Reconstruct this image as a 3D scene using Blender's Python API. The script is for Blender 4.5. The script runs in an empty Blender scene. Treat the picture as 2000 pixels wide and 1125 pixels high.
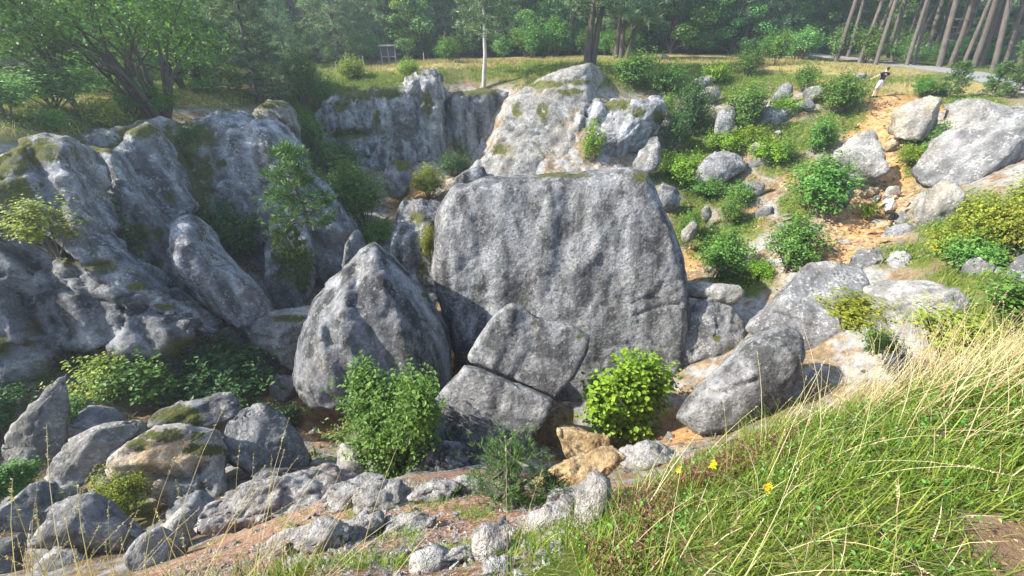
import bpy, bmesh, math, random
import numpy as np
from mathutils import Vector, Matrix

SC = bpy.context.scene
COL = SC.collection
random.seed(7)
RNG = np.random.default_rng(7)
R = math.radians

# ---------------------------------------------------------------- camera, sky, sun, exposure
FPX, CX, CY, PITCH = 800.0, 1000.0, 562.5, R(30)
cam_data = bpy.data.cameras.new('camera')
cam_data.sensor_width = 36.0
cam_data.lens = 36.0 * FPX / 2000.0
cam_data.clip_start = 0.05
cam_data.clip_end = 2000.0
cam = bpy.data.objects.new('camera', cam_data)
COL.objects.link(cam)
cam.location = (0, 0, 0)
cam.rotation_euler = (math.pi / 2 - PITCH, 0, 0)
SC.camera = cam

SUN_TO = Vector((-0.78, -0.07, 0.63)).normalized()      # direction towards the sun
elev = math.asin(SUN_TO.z)
world = bpy.data.worlds.new('World')
SC.world = world
world.use_nodes = True
wn = world.node_tree
sky = wn.nodes.new('ShaderNodeTexSky')
sky.sky_type = 'NISHITA'
sky.sun_disc = False
sky.sun_elevation = elev
sky.sun_rotation = math.atan2(SUN_TO.x, SUN_TO.y)
sky.air_density = 1.2
sky.dust_density = 1.0
bg = wn.nodes['Background']
wn.links.new(sky.outputs[0], bg.inputs[0])
bg.inputs[1].default_value = 0.15
sun_data = bpy.data.lights.new('sun', 'SUN')
sun_data.energy = 5.0
sun_data.angle = R(0.53)
sun_data.color = (1.0, 0.94, 0.84)
sun = bpy.data.objects.new('sun', sun_data)
COL.objects.link(sun)
sun.rotation_euler = (-SUN_TO).to_track_quat('-Z', 'Y').to_euler()
sun.location = (-30, -10, 40)
SC.view_settings.view_transform = 'Standard'
SC.view_settings.look = 'None'
SC.view_settings.gamma = 1.0
SC.view_settings.exposure = 1.42
SC.view_settings.use_curve_mapping = False
SC.cycles.max_bounces = 6
SC.cycles.diffuse_bounces = 3
SC.cycles.glossy_bounces = 2
SC.cycles.transmission_bounces = 3
SC.cycles.transparent_max_bounces = 4
SC.cycles.volume_bounces = 0
SC.cycles.use_denoising = True
SC.cycles.denoiser = 'OPENIMAGEDENOISE'
SC.cycles.caustics_reflective = False
SC.cycles.caustics_refractive = False

# ---------------------------------------------------------------- picture <-> place
CT, ST = math.cos(PITCH), math.sin(PITCH)
def ray(px, py):
    u = (px - CX) / FPX; v = (CY - py) / FPX
    return np.array([u, CT + v * ST, -ST + v * CT])
def W(px, py, Y):
    d = ray(px, py)
    return d * (Y / d[1])
def project(P):
    P = np.atleast_2d(P)
    depth = P[:, 1] * CT - P[:, 2] * ST
    up = P[:, 1] * ST + P[:, 2] * CT
    depth = np.where(depth < 0.05, 0.05, depth)
    return np.stack([CX + FPX * P[:, 0] / depth, CY - FPX * up / depth], 1), depth

# ---------------------------------------------------------------- noise
def _hash(ix, iy, iz, seed):
    h = (ix.astype(np.uint32) * np.uint32(374761393) + iy.astype(np.uint32) * np.uint32(668265263)
         + iz.astype(np.uint32) * np.uint32(2147483647) + np.uint32(seed * 144269 + 12345))
    h = (h ^ (h >> np.uint32(13))) * np.uint32(1274126177)
    h = (h ^ (h >> np.uint32(15))) * np.uint32(2246822519)
    return h ^ (h >> np.uint32(16))
_G = np.array([[1,1,0],[-1,1,0],[1,-1,0],[-1,-1,0],[1,0,1],[-1,0,1],[1,0,-1],[-1,0,-1],
               [0,1,1],[0,-1,1],[0,1,-1],[0,-1,-1],[1,1,0],[-1,1,0],[0,-1,1],[0,-1,-1]], float)
def perlin(P, seed=0):
    P = np.asarray(P, float)
    i = np.floor(P).astype(np.int64); f = P - i
    w = f * f * f * (f * (f * 6 - 15) + 10)
    out = np.zeros(len(P))
    for dx in (0, 1):
        wx = w[:, 0] if dx else 1 - w[:, 0]
        for dy in (0, 1):
            wy = w[:, 1] if dy else 1 - w[:, 1]
            for dz in (0, 1):
                wz = w[:, 2] if dz else 1 - w[:, 2]
                g = _G[_hash(i[:, 0] + dx, i[:, 1] + dy, i[:, 2] + dz, seed) & np.uint32(15)]
                out += wx * wy * wz * (g[:, 0] * (f[:, 0] - dx) + g[:, 1] * (f[:, 1] - dy) + g[:, 2] * (f[:, 2] - dz))
    return out
def fbm(P, oct=4, seed=0, gain=0.5):
    a, s, t = 1.0, np.zeros(len(P)), 0.0
    Q = np.asarray(P, float)
    for k in range(oct):
        s += a * perlin(Q, seed + k * 17); t += a
        a *= gain; Q = Q * 2.03 + 11.3
    return s / t
def ridged(P, oct=3, seed=0):
    a, s, t = 1.0, np.zeros(len(P)), 0.0
    Q = np.asarray(P, float)
    for k in range(oct):
        s += a * (1 - 2 * np.abs(perlin(Q, seed + k * 31))); t += a
        a *= 0.5; Q = Q * 2.1 + 5.7
    return s / t

def shards(P, seed=0):
    """tilted flat facets (one random tilt per cell) and the distance to the joints between them"""
    P = np.asarray(P, float); b = np.floor(P).astype(np.int64)
    n = len(P); f1 = np.full(n, 9.0); f2 = np.full(n, 9.0); val = np.zeros(n)
    for dx in (-1, 0, 1):
        for dy in (-1, 0, 1):
            for dz in (-1, 0, 1):
                c = b + np.array([dx, dy, dz])
                h = _hash(c[:, 0], c[:, 1], c[:, 2], seed)
                r = np.stack([(h & np.uint32(1023)) / 1023.0, ((h >> np.uint32(10)) & np.uint32(1023)) / 1023.0, ((h >> np.uint32(20)) & np.uint32(1023)) / 1023.0], 1)
                q = P - (c + r); d = np.linalg.norm(q, axis=1)
                g = _G[(h >> np.uint32(4)) & np.uint32(15)]
                v = (g * q).sum(1) + (((h >> np.uint32(7)) & np.uint32(255)) / 255.0 - 0.5)
                near = d < f1
                f2 = np.where(near, f1, np.minimum(f2, d)); val = np.where(near, v, val); f1 = np.minimum(f1, d)
    return val, f2 - f1

# ---------------------------------------------------------------- mesh and object helpers
def mesh_arrays(name, V, F, smooth=False, attrs=None):
    V = np.ascontiguousarray(V, np.float32); F = np.ascontiguousarray(F, np.int32)
    me = bpy.data.meshes.new(name)
    n, k = F.shape
    me.vertices.add(len(V)); me.vertices.foreach_set('co', V.ravel())
    me.loops.add(n * k); me.loops.foreach_set('vertex_index', F.ravel())
    me.polygons.add(n)
    me.polygons.foreach_set('loop_start', np.arange(0, n * k, k, dtype=np.int32))
    me.polygons.foreach_set('loop_total', np.full(n, k, np.int32))
    me.polygons.foreach_set('use_smooth', np.full(n, smooth, bool))
    if attrs:
        for an, av in attrs.items():
            a = me.attributes.new(an, 'FLOAT', 'POINT')
            a.data.foreach_set('value', np.ascontiguousarray(av, np.float32))
    me.update(calc_edges=True)
    return me
def obj(name, me, mat=None, parent=None, loc=None):
    o = bpy.data.objects.new(name, me)
    COL.objects.link(o)
    if me is not None and mat is not None and len(me.materials) == 0:
        me.materials.append(mat)
    elif me is not None and mat is not None and me.materials[0] is not mat:
        o.material_slots[0].link = 'OBJECT'
        o.material_slots[0].material = mat
    if parent is not None: o.parent = parent
    if loc is not None: o.location = loc
    return o
def tag(o, label=None, cat=None, group=None, kind=None):
    if label: o['label'] = label
    if cat: o['category'] = cat
    if group: o['group'] = group
    if kind: o['kind'] = kind
    return o
def thing(name, label, cat, loc, rz=0.0, group=None, scale=1.0):
    o = bpy.data.objects.new(name, None)
    COL.objects.link(o)
    o.empty_display_size = 0.2
    o.location = loc; o.rotation_euler = (0, 0, rz)
    o.scale = (scale,) * 3 if np.isscalar(scale) else scale
    return tag(o, label, cat, group)

class Soup:
    """collects triangles / quads for one mesh"""
    def __init__(s): s.V = []; s.F = []; s.n = 0; s.A = []
    def add(s, V, F, a=0.5):
        V = np.asarray(V, float); F = np.asarray(F, int)
        s.V.append(V); s.F.append(F + s.n); s.n += len(V)
        s.A.append(np.full(len(V), a) if np.isscalar(a) else np.asarray(a))
    def build(s, name, smooth=False):
        V = np.concatenate(s.V); A = np.concatenate(s.A)
        F = np.concatenate(s.F)
        return mesh_arrays(name, V, F, smooth, {'rnd': A})
def tube(S, pts, rad, sides=6, a=0.5):
    pts = np.asarray(pts, float); n = len(pts)
    rad = np.full(n, rad) if np.isscalar(rad) else np.asarray(rad, float)
    T = np.gradient(pts, axis=0)
    T /= np.linalg.norm(T, axis=1)[:, None] + 1e-9
    ref = np.array([0, 0, 1.0]) if abs(T[0, 2]) < 0.8 else np.array([1.0, 0, 0])
    rings = []
    ang = np.arange(sides) * 2 * math.pi / sides
    for i in range(n):
        b = np.cross(T[i], ref); b /= np.linalg.norm(b) + 1e-9
        c = np.cross(b, T[i]); ref = c
        # keep frame continuous
        rings.append(pts[i] + rad[i] * (np.cos(ang)[:, None] * b + np.sin(ang)[:, None] * c))
    V = np.concatenate(rings)
    F = []
    for i in range(n - 1):
        for j in range(sides):
            k = (j + 1) % sides
            F.append((i * sides + j, i * sides + k, (i + 1) * sides + k, (i + 1) * sides + j))
    S.add(V, F, a)
def unit(v):
    v = np.asarray(v, float)
    return v / (np.linalg.norm(v, axis=-1, keepdims=True) + 1e-9)
def leaves(S, C, N, size, rng, aspect=0.62, fold=0.18, six=False, rnd=None, droop=0.0):
    """leaf faces at centres C with normals N"""
    n = len(C)
    size = np.full(n, size) if np.isscalar(size) else size
    N = unit(N)
    t = unit(np.cross(N, rng.normal(size=(n, 3))))
    if droop: t = unit(t + np.array([0, 0, -droop]))
    b = unit(np.cross(N, t))
    L = size[:, None] * 0.5; Wd = size[:, None] * 0.5 * aspect
    up = N * (size * fold)[:, None]
    if rnd is None: rnd = rng.random(n)
    if six:
        V = np.stack([C - t * L, C - t * L * .25 + b * Wd + up, C + t * L * .5 + b * Wd * .75 + up, C + t * L,
                      C + t * L * .5 - b * Wd * .75 + up, C - t * L * .25 - b * Wd + up], 1).reshape(-1, 3)
        base = (np.arange(n) * 6)[:, None]
        F = np.concatenate([base + np.array([[0, 1, 2, 3]]), base + np.array([[0, 3, 4, 5]])])
        S.add(V, F, np.repeat(rnd, 6))
    else:
        V = np.stack([C - t * L, C + b * Wd + up, C + t * L, C - b * Wd + up], 1).reshape(-1, 3)
        base = (np.arange(n) * 4)[:, None]
        S.add(V, base + np.array([[0, 1, 2, 3]]), np.repeat(rnd, 4))
def blades(S, B, H, Wd, az, lean, rng, curve=1.0, seg=3, rnd=None, roll=None):
    """grass blades: bases B, height H, width, direction az, lean (0 up .. 1 flat)"""
    n = len(B)
    d = np.stack([np.cos(az), np.sin(az), np.zeros(n)], 1)
    r2 = az + math.pi / 2 if roll is None else roll
    side = np.stack([np.cos(r2), np.sin(r2), np.zeros(n)], 1)
    if rnd is None: rnd = rng.random(n)
    rows = []
    for i in range(seg + 1):
        s = i / seg
        out = lean * (s + curve * s * s) / (1 + curve)
        h = s * np.sqrt(np.clip(1 - (lean * 0.85) ** 2, 0.05, 1)) - curve * 0.25 * lean * s ** 3
        c = B + d * (H * out)[:, None] + np.array([0, 0, 1.0]) * (H * h)[:, None]
        w = (Wd * (1 - s ** 1.6) * 0.5 + 0.0004)[:, None]
        rows += [c - side * w, c + side * w]
    k = 2 * (seg + 1)
    V = np.stack(rows, 1).reshape(-1, 3)
    base = (np.arange(n) * k)[:, None]
    F = np.concatenate([base + np.array([[2 * i, 2 * i + 1, 2 * i + 3, 2 * i + 2]]) for i in range(seg)])
    S.add(V, F, np.repeat(rnd, k))

# ---------------------------------------------------------------- materials
def new_mat(name):
    m = bpy.data.materials.new(name); m.use_nodes = True
    nt = m.node_tree
    for n in list(nt.nodes): nt.nodes.remove(n)
    return m, nt
class N_:
    def __init__(s, nt): s.nt = nt
    def n(s, t, **kw):
        x = s.nt.nodes.new(t)
        for k, v in kw.items():
            if k in x.bl_rna.properties: setattr(x, k, v)
        return x
    def set(s, node, **kw):
        for k, v in kw.items(): node.inputs[k.replace('_', ' ')].default_value = v
        return node
    def L(s, a, b): s.nt.links.new(a, b)
    def noise(s, vec, scale, detail=4, rough=0.55, dist=0.0):
        x = s.nt.nodes.new('ShaderNodeTexNoise')
        x.inputs['Scale'].default_value = scale; x.inputs['Detail'].default_value = detail
        x.inputs['Roughness'].default_value = rough; x.inputs['Distortion'].default_value = dist
        if vec is not None: s.L(vec, x.inputs['Vector'])
        return x.outputs['Fac']
    def scaled(s, vec, sc):
        x = s.nt.nodes.new('ShaderNodeMapping'); x.inputs['Scale'].default_value = sc
        s.L(vec, x.inputs['Vector']); return x.outputs['Vector']
    def ramp(s, fac, stops):
        x = s.nt.nodes.new('ShaderNodeValToRGB'); e = x.color_ramp.elements
        while len(e) < len(stops): e.new(0.5)
        for el, (p, c) in zip(e, stops):
            el.position = p
            el.color = (c, c, c, 1) if np.isscalar(c) else (*c, 1)
        s.L(fac, x.inputs['Fac']); return x.outputs['Color']
    def mix(s, fac, a, b, mode='MIX'):
        x = s.nt.nodes.new('ShaderNodeMix'); x.data_type = 'RGBA'; x.blend_type = mode
        for sock, v in ((x.inputs[0], fac), (x.inputs[6], a), (x.inputs[7], b)):
            if isinstance(v, bpy.types.NodeSocket): s.L(v, sock)
            elif np.isscalar(v): sock.default_value = v
            else: sock.default_value = (*v, 1)
        return x.outputs[2]
    def math(s, op, a, b=0.0, clamp=False):
        x = s.nt.nodes.new('ShaderNodeMath'); x.operation = op; x.use_clamp = clamp
        for sock, v in ((x.inputs[0], a), (x.inputs[1], b)):
            if isinstance(v, bpy.types.NodeSocket): s.L(v, sock)
            else: sock.default_value = v
        return x.outputs[0]
    def attr(s, name):
        x = s.nt.nodes.new('ShaderNodeAttribute'); x.attribute_name = name; return x.outputs['Fac']
    def out(s, shader):
        o = s.nt.nodes.new('ShaderNodeOutputMaterial'); s.L(shader, o.inputs['Surface'])

def rock_material(name, dark, light, streak=0.5, lichen=0.5, warm=(0.33, 0.27, 0.19), warm_amt=0.25, bump=0.6, pits=0.5, moss=(0.065, 0.075, 0.018), crack_scale=0.62, grain=2.6, mottle=0.9, facet=0.6, fscale=1.0, hs=3.4):
    """mottling, streaks and stains are carried by mesh attributes made from 3-D noise; the fine grain is made here"""
    m, nt = new_mat(name); g = N_(nt)
    geo = g.n('ShaderNodeNewGeometry')
    pos = geo.outputs['Position']
    c = g.mix(g.attr('tone'), dark, light)
    c = g.mix(streak, c, g.ramp(g.attr('streak'), [(0.22, 0.32), (0.43, 0.86), (0.57, 1.0), (0.76, 1.6)]), 'MULTIPLY')
    c = g.mix(g.math('MULTIPLY', g.attr('warm'), warm_amt, True), c, warm)
    mid = g.noise(pos, grain, 6, 0.72)
    c = g.mix(mottle, c, g.ramp(mid, [(0.36, 0.50), (0.47, 0.90), (0.55, 1.05), (0.66, 1.5)]), 'MULTIPLY')
    pi_ = g.noise(pos, 11.0, 4, 0.72)
    c = g.mix(pits, c, g.ramp(pi_, [(0.36, 0.25), (0.455, 0.95), (0.56, 1.05), (0.66, 1.45)]), 'MULTIPLY')
    li = g.math('ADD', g.math('MULTIPLY', mid, 0.55), g.math('MULTIPLY', pi_, 0.5))
    c = g.mix(g.math('MULTIPLY', g.ramp(li, [(0.570, 0.0), (0.61, 1.0)]), lichen), c, (0.60, 0.60, 0.57))
    # fine cracks
    vo = g.n('ShaderNodeTexVoronoi'); vo.feature = 'DISTANCE_TO_EDGE'
    vo.inputs['Scale'].default_value = crack_scale
    wv = g.n('ShaderNodeVectorMath'); wv.operation = 'ADD'
    nz = g.n('ShaderNodeTexNoise'); nz.inputs['Scale'].default_value = 1.1; nz.inputs['Detail'].default_value = 3
    g.L(pos, nz.inputs['Vector'])
    sc = g.n('ShaderNodeVectorMath'); sc.operation = 'SCALE'; sc.inputs['Scale'].default_value = 1.6
    g.L(nz.outputs['Color'], sc.inputs[0]); g.L(pos, wv.inputs[0]); g.L(sc.outputs[0], wv.inputs[1])
    g.L(wv.outputs[0], vo.inputs['Vector'])
    crack = g.math('ADD', g.ramp(vo.outputs['Distance'], [(0.0, 0.0), (0.016, 1.0)]), g.ramp(g.attr('warm'), [(0.05, 1.0), (0.3, 0.35)]), True)
    c = g.mix(0.75, c, crack, 'MULTIPLY')
    at = g.attr('moss')
    mn = g.math('ADD', g.math('MULTIPLY', mid, 0.8), g.math('MULTIPLY', pi_, 0.5))
    mf = g.ramp(g.math('ADD', g.math('MULTIPLY', at, 0.95), g.math('SUBTRACT', g.math('MULTIPLY', mn, 4.0), 3.05)), [(0.0, 0.0), (0.25, 1.0)])
    mc = g.ramp(pi_, [(0.3, tuple(x * 0.5 for x in moss)), (0.5, moss), (0.7, (moss[0] * 2.2, moss[1] * 1.6, moss[2] * 1.6))])
    c = g.mix(mf, c, mc)
    bs = g.n('ShaderNodeBsdfPrincipled')
    g.set(bs, Roughness=0.92)
    bs.inputs['Specular IOR Level'].default_value = 0.2
    g.L(c, bs.inputs['Base Color'])
    h1 = g.noise(pos, hs, 7, 0.70)
    h1 = g.math('MULTIPLY', h1, 0.85)
    for fsc, wt in ((0.95 * fscale, 0.85), (2.9 * fscale, 0.75)):
        v2 = g.n('ShaderNodeTexVoronoi'); v2.inputs['Scale'].default_value = fsc
        vec = wv.outputs[0] if fsc < 1.5 * fscale else pos
        g.L(vec, v2.inputs['Vector'])
        df = g.n('ShaderNodeVectorMath'); df.operation = 'SUBTRACT'
        g.L(vec, df.inputs[0]); g.L(v2.outputs['Position'], df.inputs[1])
        cc = g.n('ShaderNodeVectorMath'); cc.operation = 'SUBTRACT'; cc.inputs[1].default_value = (0.5, 0.5, 0.5)
        g.L(v2.outputs['Color'], cc.inputs[0])
        dt = g.n('ShaderNodeVectorMath'); dt.operation = 'DOT_PRODUCT'
        g.L(df.outputs[0], dt.inputs[0]); g.L(cc.outputs[0], dt.inputs[1])
        h1 = g.math('ADD', h1, g.math('MULTIPLY', dt.outputs['Value'], facet * wt))
    bp = g.n('ShaderNodeBump')
    bp.inputs['Strength'].default_value = bump; bp.inputs['Distance'].default_value = 0.5
    g.L(h1, bp.inputs['Height']); g.L(bp.outputs[0], bs.inputs['Normal'])
    g.out(bs.outputs[0])
    return m

def leaf_material(name, c_dark, c_mid, c_light, trans=0.35, rough=0.5, spec=0.25):
    m, nt = new_mat(name); g = N_(nt)
    a = g.attr('rnd')
    oi = g.n('ShaderNodeObjectInfo')
    c = g.ramp(a, [(0.0, c_dark), (0.45, c_mid), (1.0, c_light)])
    hv = g.n('ShaderNodeHueSaturation')
    g.L(g.math('ADD', g.math('MULTIPLY', oi.outputs['Random'], 0.035), 0.4825), hv.inputs['Hue'])
    g.L(g.math('ADD', g.math('MULTIPLY', oi.outputs['Random'], 0.35), 0.82), hv.inputs['Value'])
    g.L(c, hv.inputs['Color'])
    bs = g.n('ShaderNodeBsdfPrincipled'); g.set(bs, Roughness=rough)
    bs.inputs['Specular IOR Level'].default_value = spec
    tr = g.n('ShaderNodeBsdfTranslucent')
    g.L(hv.outputs[0], bs.inputs['Base Color'])
    tc = g.mix(1.0, hv.outputs[0], (1.35, 1.25, 0.6), 'MULTIPLY')
    g.L(tc, tr.inputs['Color'])
    mx = g.n('ShaderNodeMixShader'); mx.inputs[0].default_value = trans
    g.L(bs.outputs[0], mx.inputs[1]); g.L(tr.outputs[0], mx.inputs[2])
    g.out(mx.outputs[0])
    return m
def plain(name, col, rough=0.8, var=0.25, scale=6.0, bump=0.0, stretch=None, spec=0.3):
    m, nt = new_mat(name); g = N_(nt)
    geo = g.n('ShaderNodeTexCoord'); pos = geo.outputs['Object']
    if stretch: pos = g.scaled(pos, stretch)
    n1 = g.noise(pos, scale, 6, 0.65)
    c = g.mix(1.0, col, g.ramp(n1, [(0.25, 1 - var), (0.75, 1 + var)]), 'MULTIPLY')
    bs = g.n('ShaderNodeBsdfPrincipled'); g.set(bs, Roughness=rough)
    bs.inputs['Specular IOR Level'].default_value = spec
    g.L(c, bs.inputs['Base Color'])
    if bump:
        bp = g.n('ShaderNodeBump'); bp.inputs['Strength'].default_value = bump; bp.inputs['Distance'].default_value = 0.03
        g.L(n1, bp.inputs['Height']); g.L(bp.outputs[0], bs.inputs['Normal'])
    g.out(bs.outputs[0])
    return m

M = {}
M['rock'] = rock_material('grey_limestone', (0.125, 0.126, 0.132), (0.228, 0.228, 0.226), 0.5, 0.45, warm_amt=0.2, grain=1.8, mottle=0.55, facet=0.9)
M['rock_streak'] = rock_material('streaked_limestone', (0.082, 0.086, 0.095), (0.191, 0.193, 0.195), 1.0, 0.22, warm_amt=0.12, grain=3.4, mottle=0.35, facet=0.5, bump=0.42, hs=6.0)
M['rock_big'] = rock_material('boulder_limestone', (0.127, 0.130, 0.134), (0.188, 0.188, 0.188), 0.85, 0.22, warm_amt=0.05, bump=0.55, hs=7.5, pits=0.75, grain=4.2, mottle=0.30, crack_scale=0.3, facet=0.25)
M['rock_cliff'] = rock_material('cliff_limestone', (0.142, 0.148, 0.160), (0.276, 0.279, 0.286), 0.8, 0.5, warm_amt=0.15, grain=2.2, mottle=0.42, facet=1.0, bump=0.48, hs=5.0)
M['rock_pale'] = rock_material('pale_limestone', (0.183, 0.178, 0.165), (0.296, 0.283, 0.260), 0.35, 0.4, warm=(0.42, 0.33, 0.20), warm_amt=0.4, grain=1.5, mottle=0.7, crack_scale=0.9, facet=1.1)
M['rock_white'] = rock_material('white_limestone', (0.308, 0.297, 0.281), (0.477, 0.461, 0.446), 0.15, 0.4, warm=(0.34, 0.23, 0.16), warm_amt=0.7, grain=5.0, mottle=0.95, crack_scale=2.5, bump=0.9, facet=1.0, fscale=2.5)
M['rock_ochre'] = rock_material('ochre_limestone', (0.272, 0.176, 0.080), (0.400, 0.304, 0.176), 0.15, 0.3, warm=(0.58, 0.33, 0.11), warm_amt=0.6, grain=3.0)
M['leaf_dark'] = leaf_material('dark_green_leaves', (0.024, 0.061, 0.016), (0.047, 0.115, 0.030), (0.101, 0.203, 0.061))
M['leaf_mid'] = leaf_material('mid_green_leaves', (0.044, 0.104, 0.018), (0.093, 0.208, 0.034), (0.178, 0.320, 0.070))
M['leaf_bright'] = leaf_material('bright_green_leaves', (0.075, 0.140, 0.011), (0.165, 0.285, 0.020), (0.27, 0.41, 0.04))
M['leaf_yellow'] = leaf_material('yellow_green_leaves', (0.096, 0.144, 0.017), (0.204, 0.264, 0.030), (0.396, 0.384, 0.054))
M['leaf_forest'] = leaf_material('forest_leaves', (0.048, 0.123, 0.034), (0.111, 0.244, 0.064), (0.220, 0.410, 0.111), trans=0.3)
M['leaf_grey'] = leaf_material('grey_green_needles', (0.060, 0.115, 0.056), (0.130, 0.222, 0.112), (0.257, 0.372, 0.187), trans=0.2)
M['needle'] = leaf_material('pine_needles', (0.028, 0.070, 0.022), (0.070, 0.140, 0.039), (0.154, 0.238, 0.070), trans=0.2)
M['grass'] = leaf_material('green_grass', (0.055, 0.105, 0.012), (0.130, 0.205, 0.022), (0.27, 0.31, 0.055), trans=0.35, rough=0.6)
M['grass_dry'] = leaf_material('dry_grass', (0.26, 0.20, 0.09), (0.46, 0.38, 0.20), (0.68, 0.60, 0.38), trans=0.25, rough=0.6)
M['straw'] = leaf_material('plateau_straw', (0.13, 0.125, 0.04), (0.26, 0.225, 0.085), (0.42, 0.36, 0.17), trans=0.25, rough=0.6)
M['herb_red'] = leaf_material('reddish_herbs', (0.07, 0.022, 0.02), (0.16, 0.065, 0.05), (0.20, 0.16, 0.06), trans=0.2)
M['herb_grey'] = leaf_material('grey_herbs', (0.18, 0.15, 0.13), (0.36, 0.32, 0.28), (0.60, 0.56, 0.50), trans=0.2)
M['petal'] = leaf_material('yellow_petals', (0.60, 0.42, 0.01), (0.75, 0.58, 0.01), (0.85, 0.72, 0.03), trans=0.3)
M['bark'] = plain('bark', (0.075, 0.062, 0.052), 0.9, 0.5, 5.0, 0.6, (1, 1, 0.25))
M['bark_pine'] = plain('pine_bark', (0.105, 0.09, 0.08), 0.9, 0.45, 5.0, 0.6, (1, 1, 0.3))
M['bark_pale'] = plain('pale_bark', (0.36, 0.33, 0.30), 0.85, 0.4, 5.0, 0.4, (1, 1, 0.4))
M['twig'] = plain('twigs', (0.11, 0.085, 0.06), 0.9, 0.3)
# ---------------------------------------------------------------- terrain
CP = []
def cp(px, py, Y): CP.append(W(px, py, Y))
for p in [(0, 0, -1.68), (0, -4, -1.6), (4, -4, -1.6), (-4, -4, -1.9), (1.7, 0.7, -1.66), (2.4, 1.3, -1.62), (4.2, 0.5, -1.6), (-1.6, 0.6, -1.85),
          (0.7, 1.2, -1.98), (1.4, 1.65, -1.98), (2.2, 2.0, -1.99), (3.2, 2.3, -2.08), (4.6, 2.7, -2.15), (7.0, 3.0, -2.0), (12, 3.0, -1.9),
          (0.35, 0.75, -1.85), (-0.6, 0.75, -2.0), (-3.5, 0.3, -2.6), (-8, -1, -3.0), (-7, 1.2, -4.6),
          (0.9, 2.5, -4.2), (2.2, 3.0, -4.9), (3.6, 3.5, -5.0), (5.6, 4.2, -5.0), (8.5, 5.1, -5.5), (11, 7.4, -6.6), (13.5, 8.4, -6.6), (16, 8.6, -5.4), (1.6, 4.4, -7.0), (3.4, 5.2, -7.6),
          (4.2, 7.0, -9.2), (7, 9, -9.2), (9.8, 11.5, -8.8), (13, 12.5, -7.8), (2.5, 8, -10.8), (5, 11, -11.5),
          (20, 8, -3.0), (26, 15, -2.2), (14, 6.0, -4.2), (34, 25, -2.0), (50, 10, -1.5), (40, -5, -1.5),
          (0, 50, -0.9), (-14, 52, -1.3), (15, 47, -0.9), (30, 46, -1.1), (40, 45, -1.2), (50, 36, -1.5), (36, 31, -1.9),
          (0, 66, -0.1), (-30, 62, -0.4), (40, 66, 0.2), (75, 50, -0.5), (-30, 40, -1.6), (-26, 30, -2.2), (-24, 16, -2.2), (-34, 8, -2.0), (-22, 6, -3.0),
          (-60, 40, 1.0), (-60, 0, -1), (80, 0, -1), (0, 120, 13), (-60, 100, 12), (80, 100, 11), (0, 90, 4.5), (40, 90, 4.5), (-40, 90, 5.0),
          (0, 20, -10.5), (4, 19, -10.5), (-3, 16.5, -12.1), (0, 24, -9.6), (-5, 14, -12.3), (-9, 16, -11.6), (-6, 24, -9.4),
          (-13, 9, -9.6), (-16, 7.5, -8.0), (-20, 11, -4.5), (-15.5, 13, -7.0), (-15.5, 17, -6.5), (-14, 21, -7.0), (-14.5, 24, -5.0)]:
    CP.append(np.array(p, float))
for a in [(900, 1105, 1.5), (900, 1000, 2.75), (900, 950, 3.6), (700, 1000, 3.1), (700, 950, 4.1), (1080, 1000, 2.6), (1060, 950, 3.6), (600, 1090, 2.0), (500, 1090, 2.3),
          (400, 1080, 3.3), (300, 1120, 3.4), (150, 1110, 4.0),
          (870, 930, 6.2), (740, 930, 7.4), (650, 880, 8.8), (650, 830, 10.5), (560, 850, 9.6), (560, 750, 11.8), (420, 800, 10.5), (1000, 860, 9.0), (1210, 850, 10.0), (1310, 820, 10.0), (900, 720, 14.2),
          (500, 960, 6.3), (330, 960, 6.9), (420, 1030, 4.9), (150, 1040, 5.7), (90, 930, 7.2), (0, 960, 6.6), (200, 860, 8.8), (20, 850, 8.4),
          (560, 610, 16.0), (480, 665, 13.4), (200, 720, 10.8),
          (700, 400, 27), (720, 460, 22.5), (600, 250, 34), (620, 330, 30), (760, 335, 33), (900, 342, 33), (930, 315, 35), (905, 290, 36.0), (940, 190, 38.4), (890, 190, 38.4), (700, 170, 39), (840, 150, 39), (640, 150, 43), (560, 180, 36), (480, 200, 31), (400, 190, 29),
          (300, 215, 24), (150, 238, 18.5), (0, 268, 14.8), (750, 132, 47), (960, 165, 39), (1000, 140, 41), (1150, 132, 37.5), (1050, 165, 33.5), (1250, 200, 35), (1300, 140, 40),
          (1290, 340, 28), (1330, 280, 32), (1330, 200, 35), (1400, 500, 20.5), (1400, 560, 17.5), (1400, 400, 25), (1400, 300, 29.5), (1400, 210, 34), (1450, 140, 39), (1500, 500, 18.5), (1500, 400, 23),
          (1500, 300, 27.5), (1500, 210, 32), (1600, 500, 16.2), (1600, 400, 21), (1600, 300, 26), (1600, 210, 30.5), (1600, 130, 37), (1710, 190, 29.6), (1700, 250, 27), (1700, 330, 24), (1690, 420, 20.5), (1690, 480, 17),
          (1740, 435, 19.3), (1780, 350, 22), (1780, 470, 16), (1800, 260, 25), (1850, 180, 30), (1850, 480, 14), (1950, 440, 13.5), (1950, 540, 9.5), (1880, 560, 10.8), (1900, 370, 18), (1960, 210, 25), (1800, 130, 42)]:
    cp(*a)
CP = np.array(CP)
def _phi(d2): return np.sqrt(d2 + 0.5)
_d = ((CP[:, None, :2] - CP[None, :, :2]) ** 2).sum(-1)
_n = len(CP)
_A = np.zeros((_n + 3, _n + 3))
_A[:_n, :_n] = _phi(_d) - np.eye(_n) * 0.12
_A[:_n, _n] = 1; _A[:_n, _n + 1:] = CP[:, :2]
_A[_n, :_n] = 1; _A[_n + 1:, :_n] = CP[:, :2].T
_w = np.linalg.solve(_A, np.concatenate([CP[:, 2], np.zeros(3)]))
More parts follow.
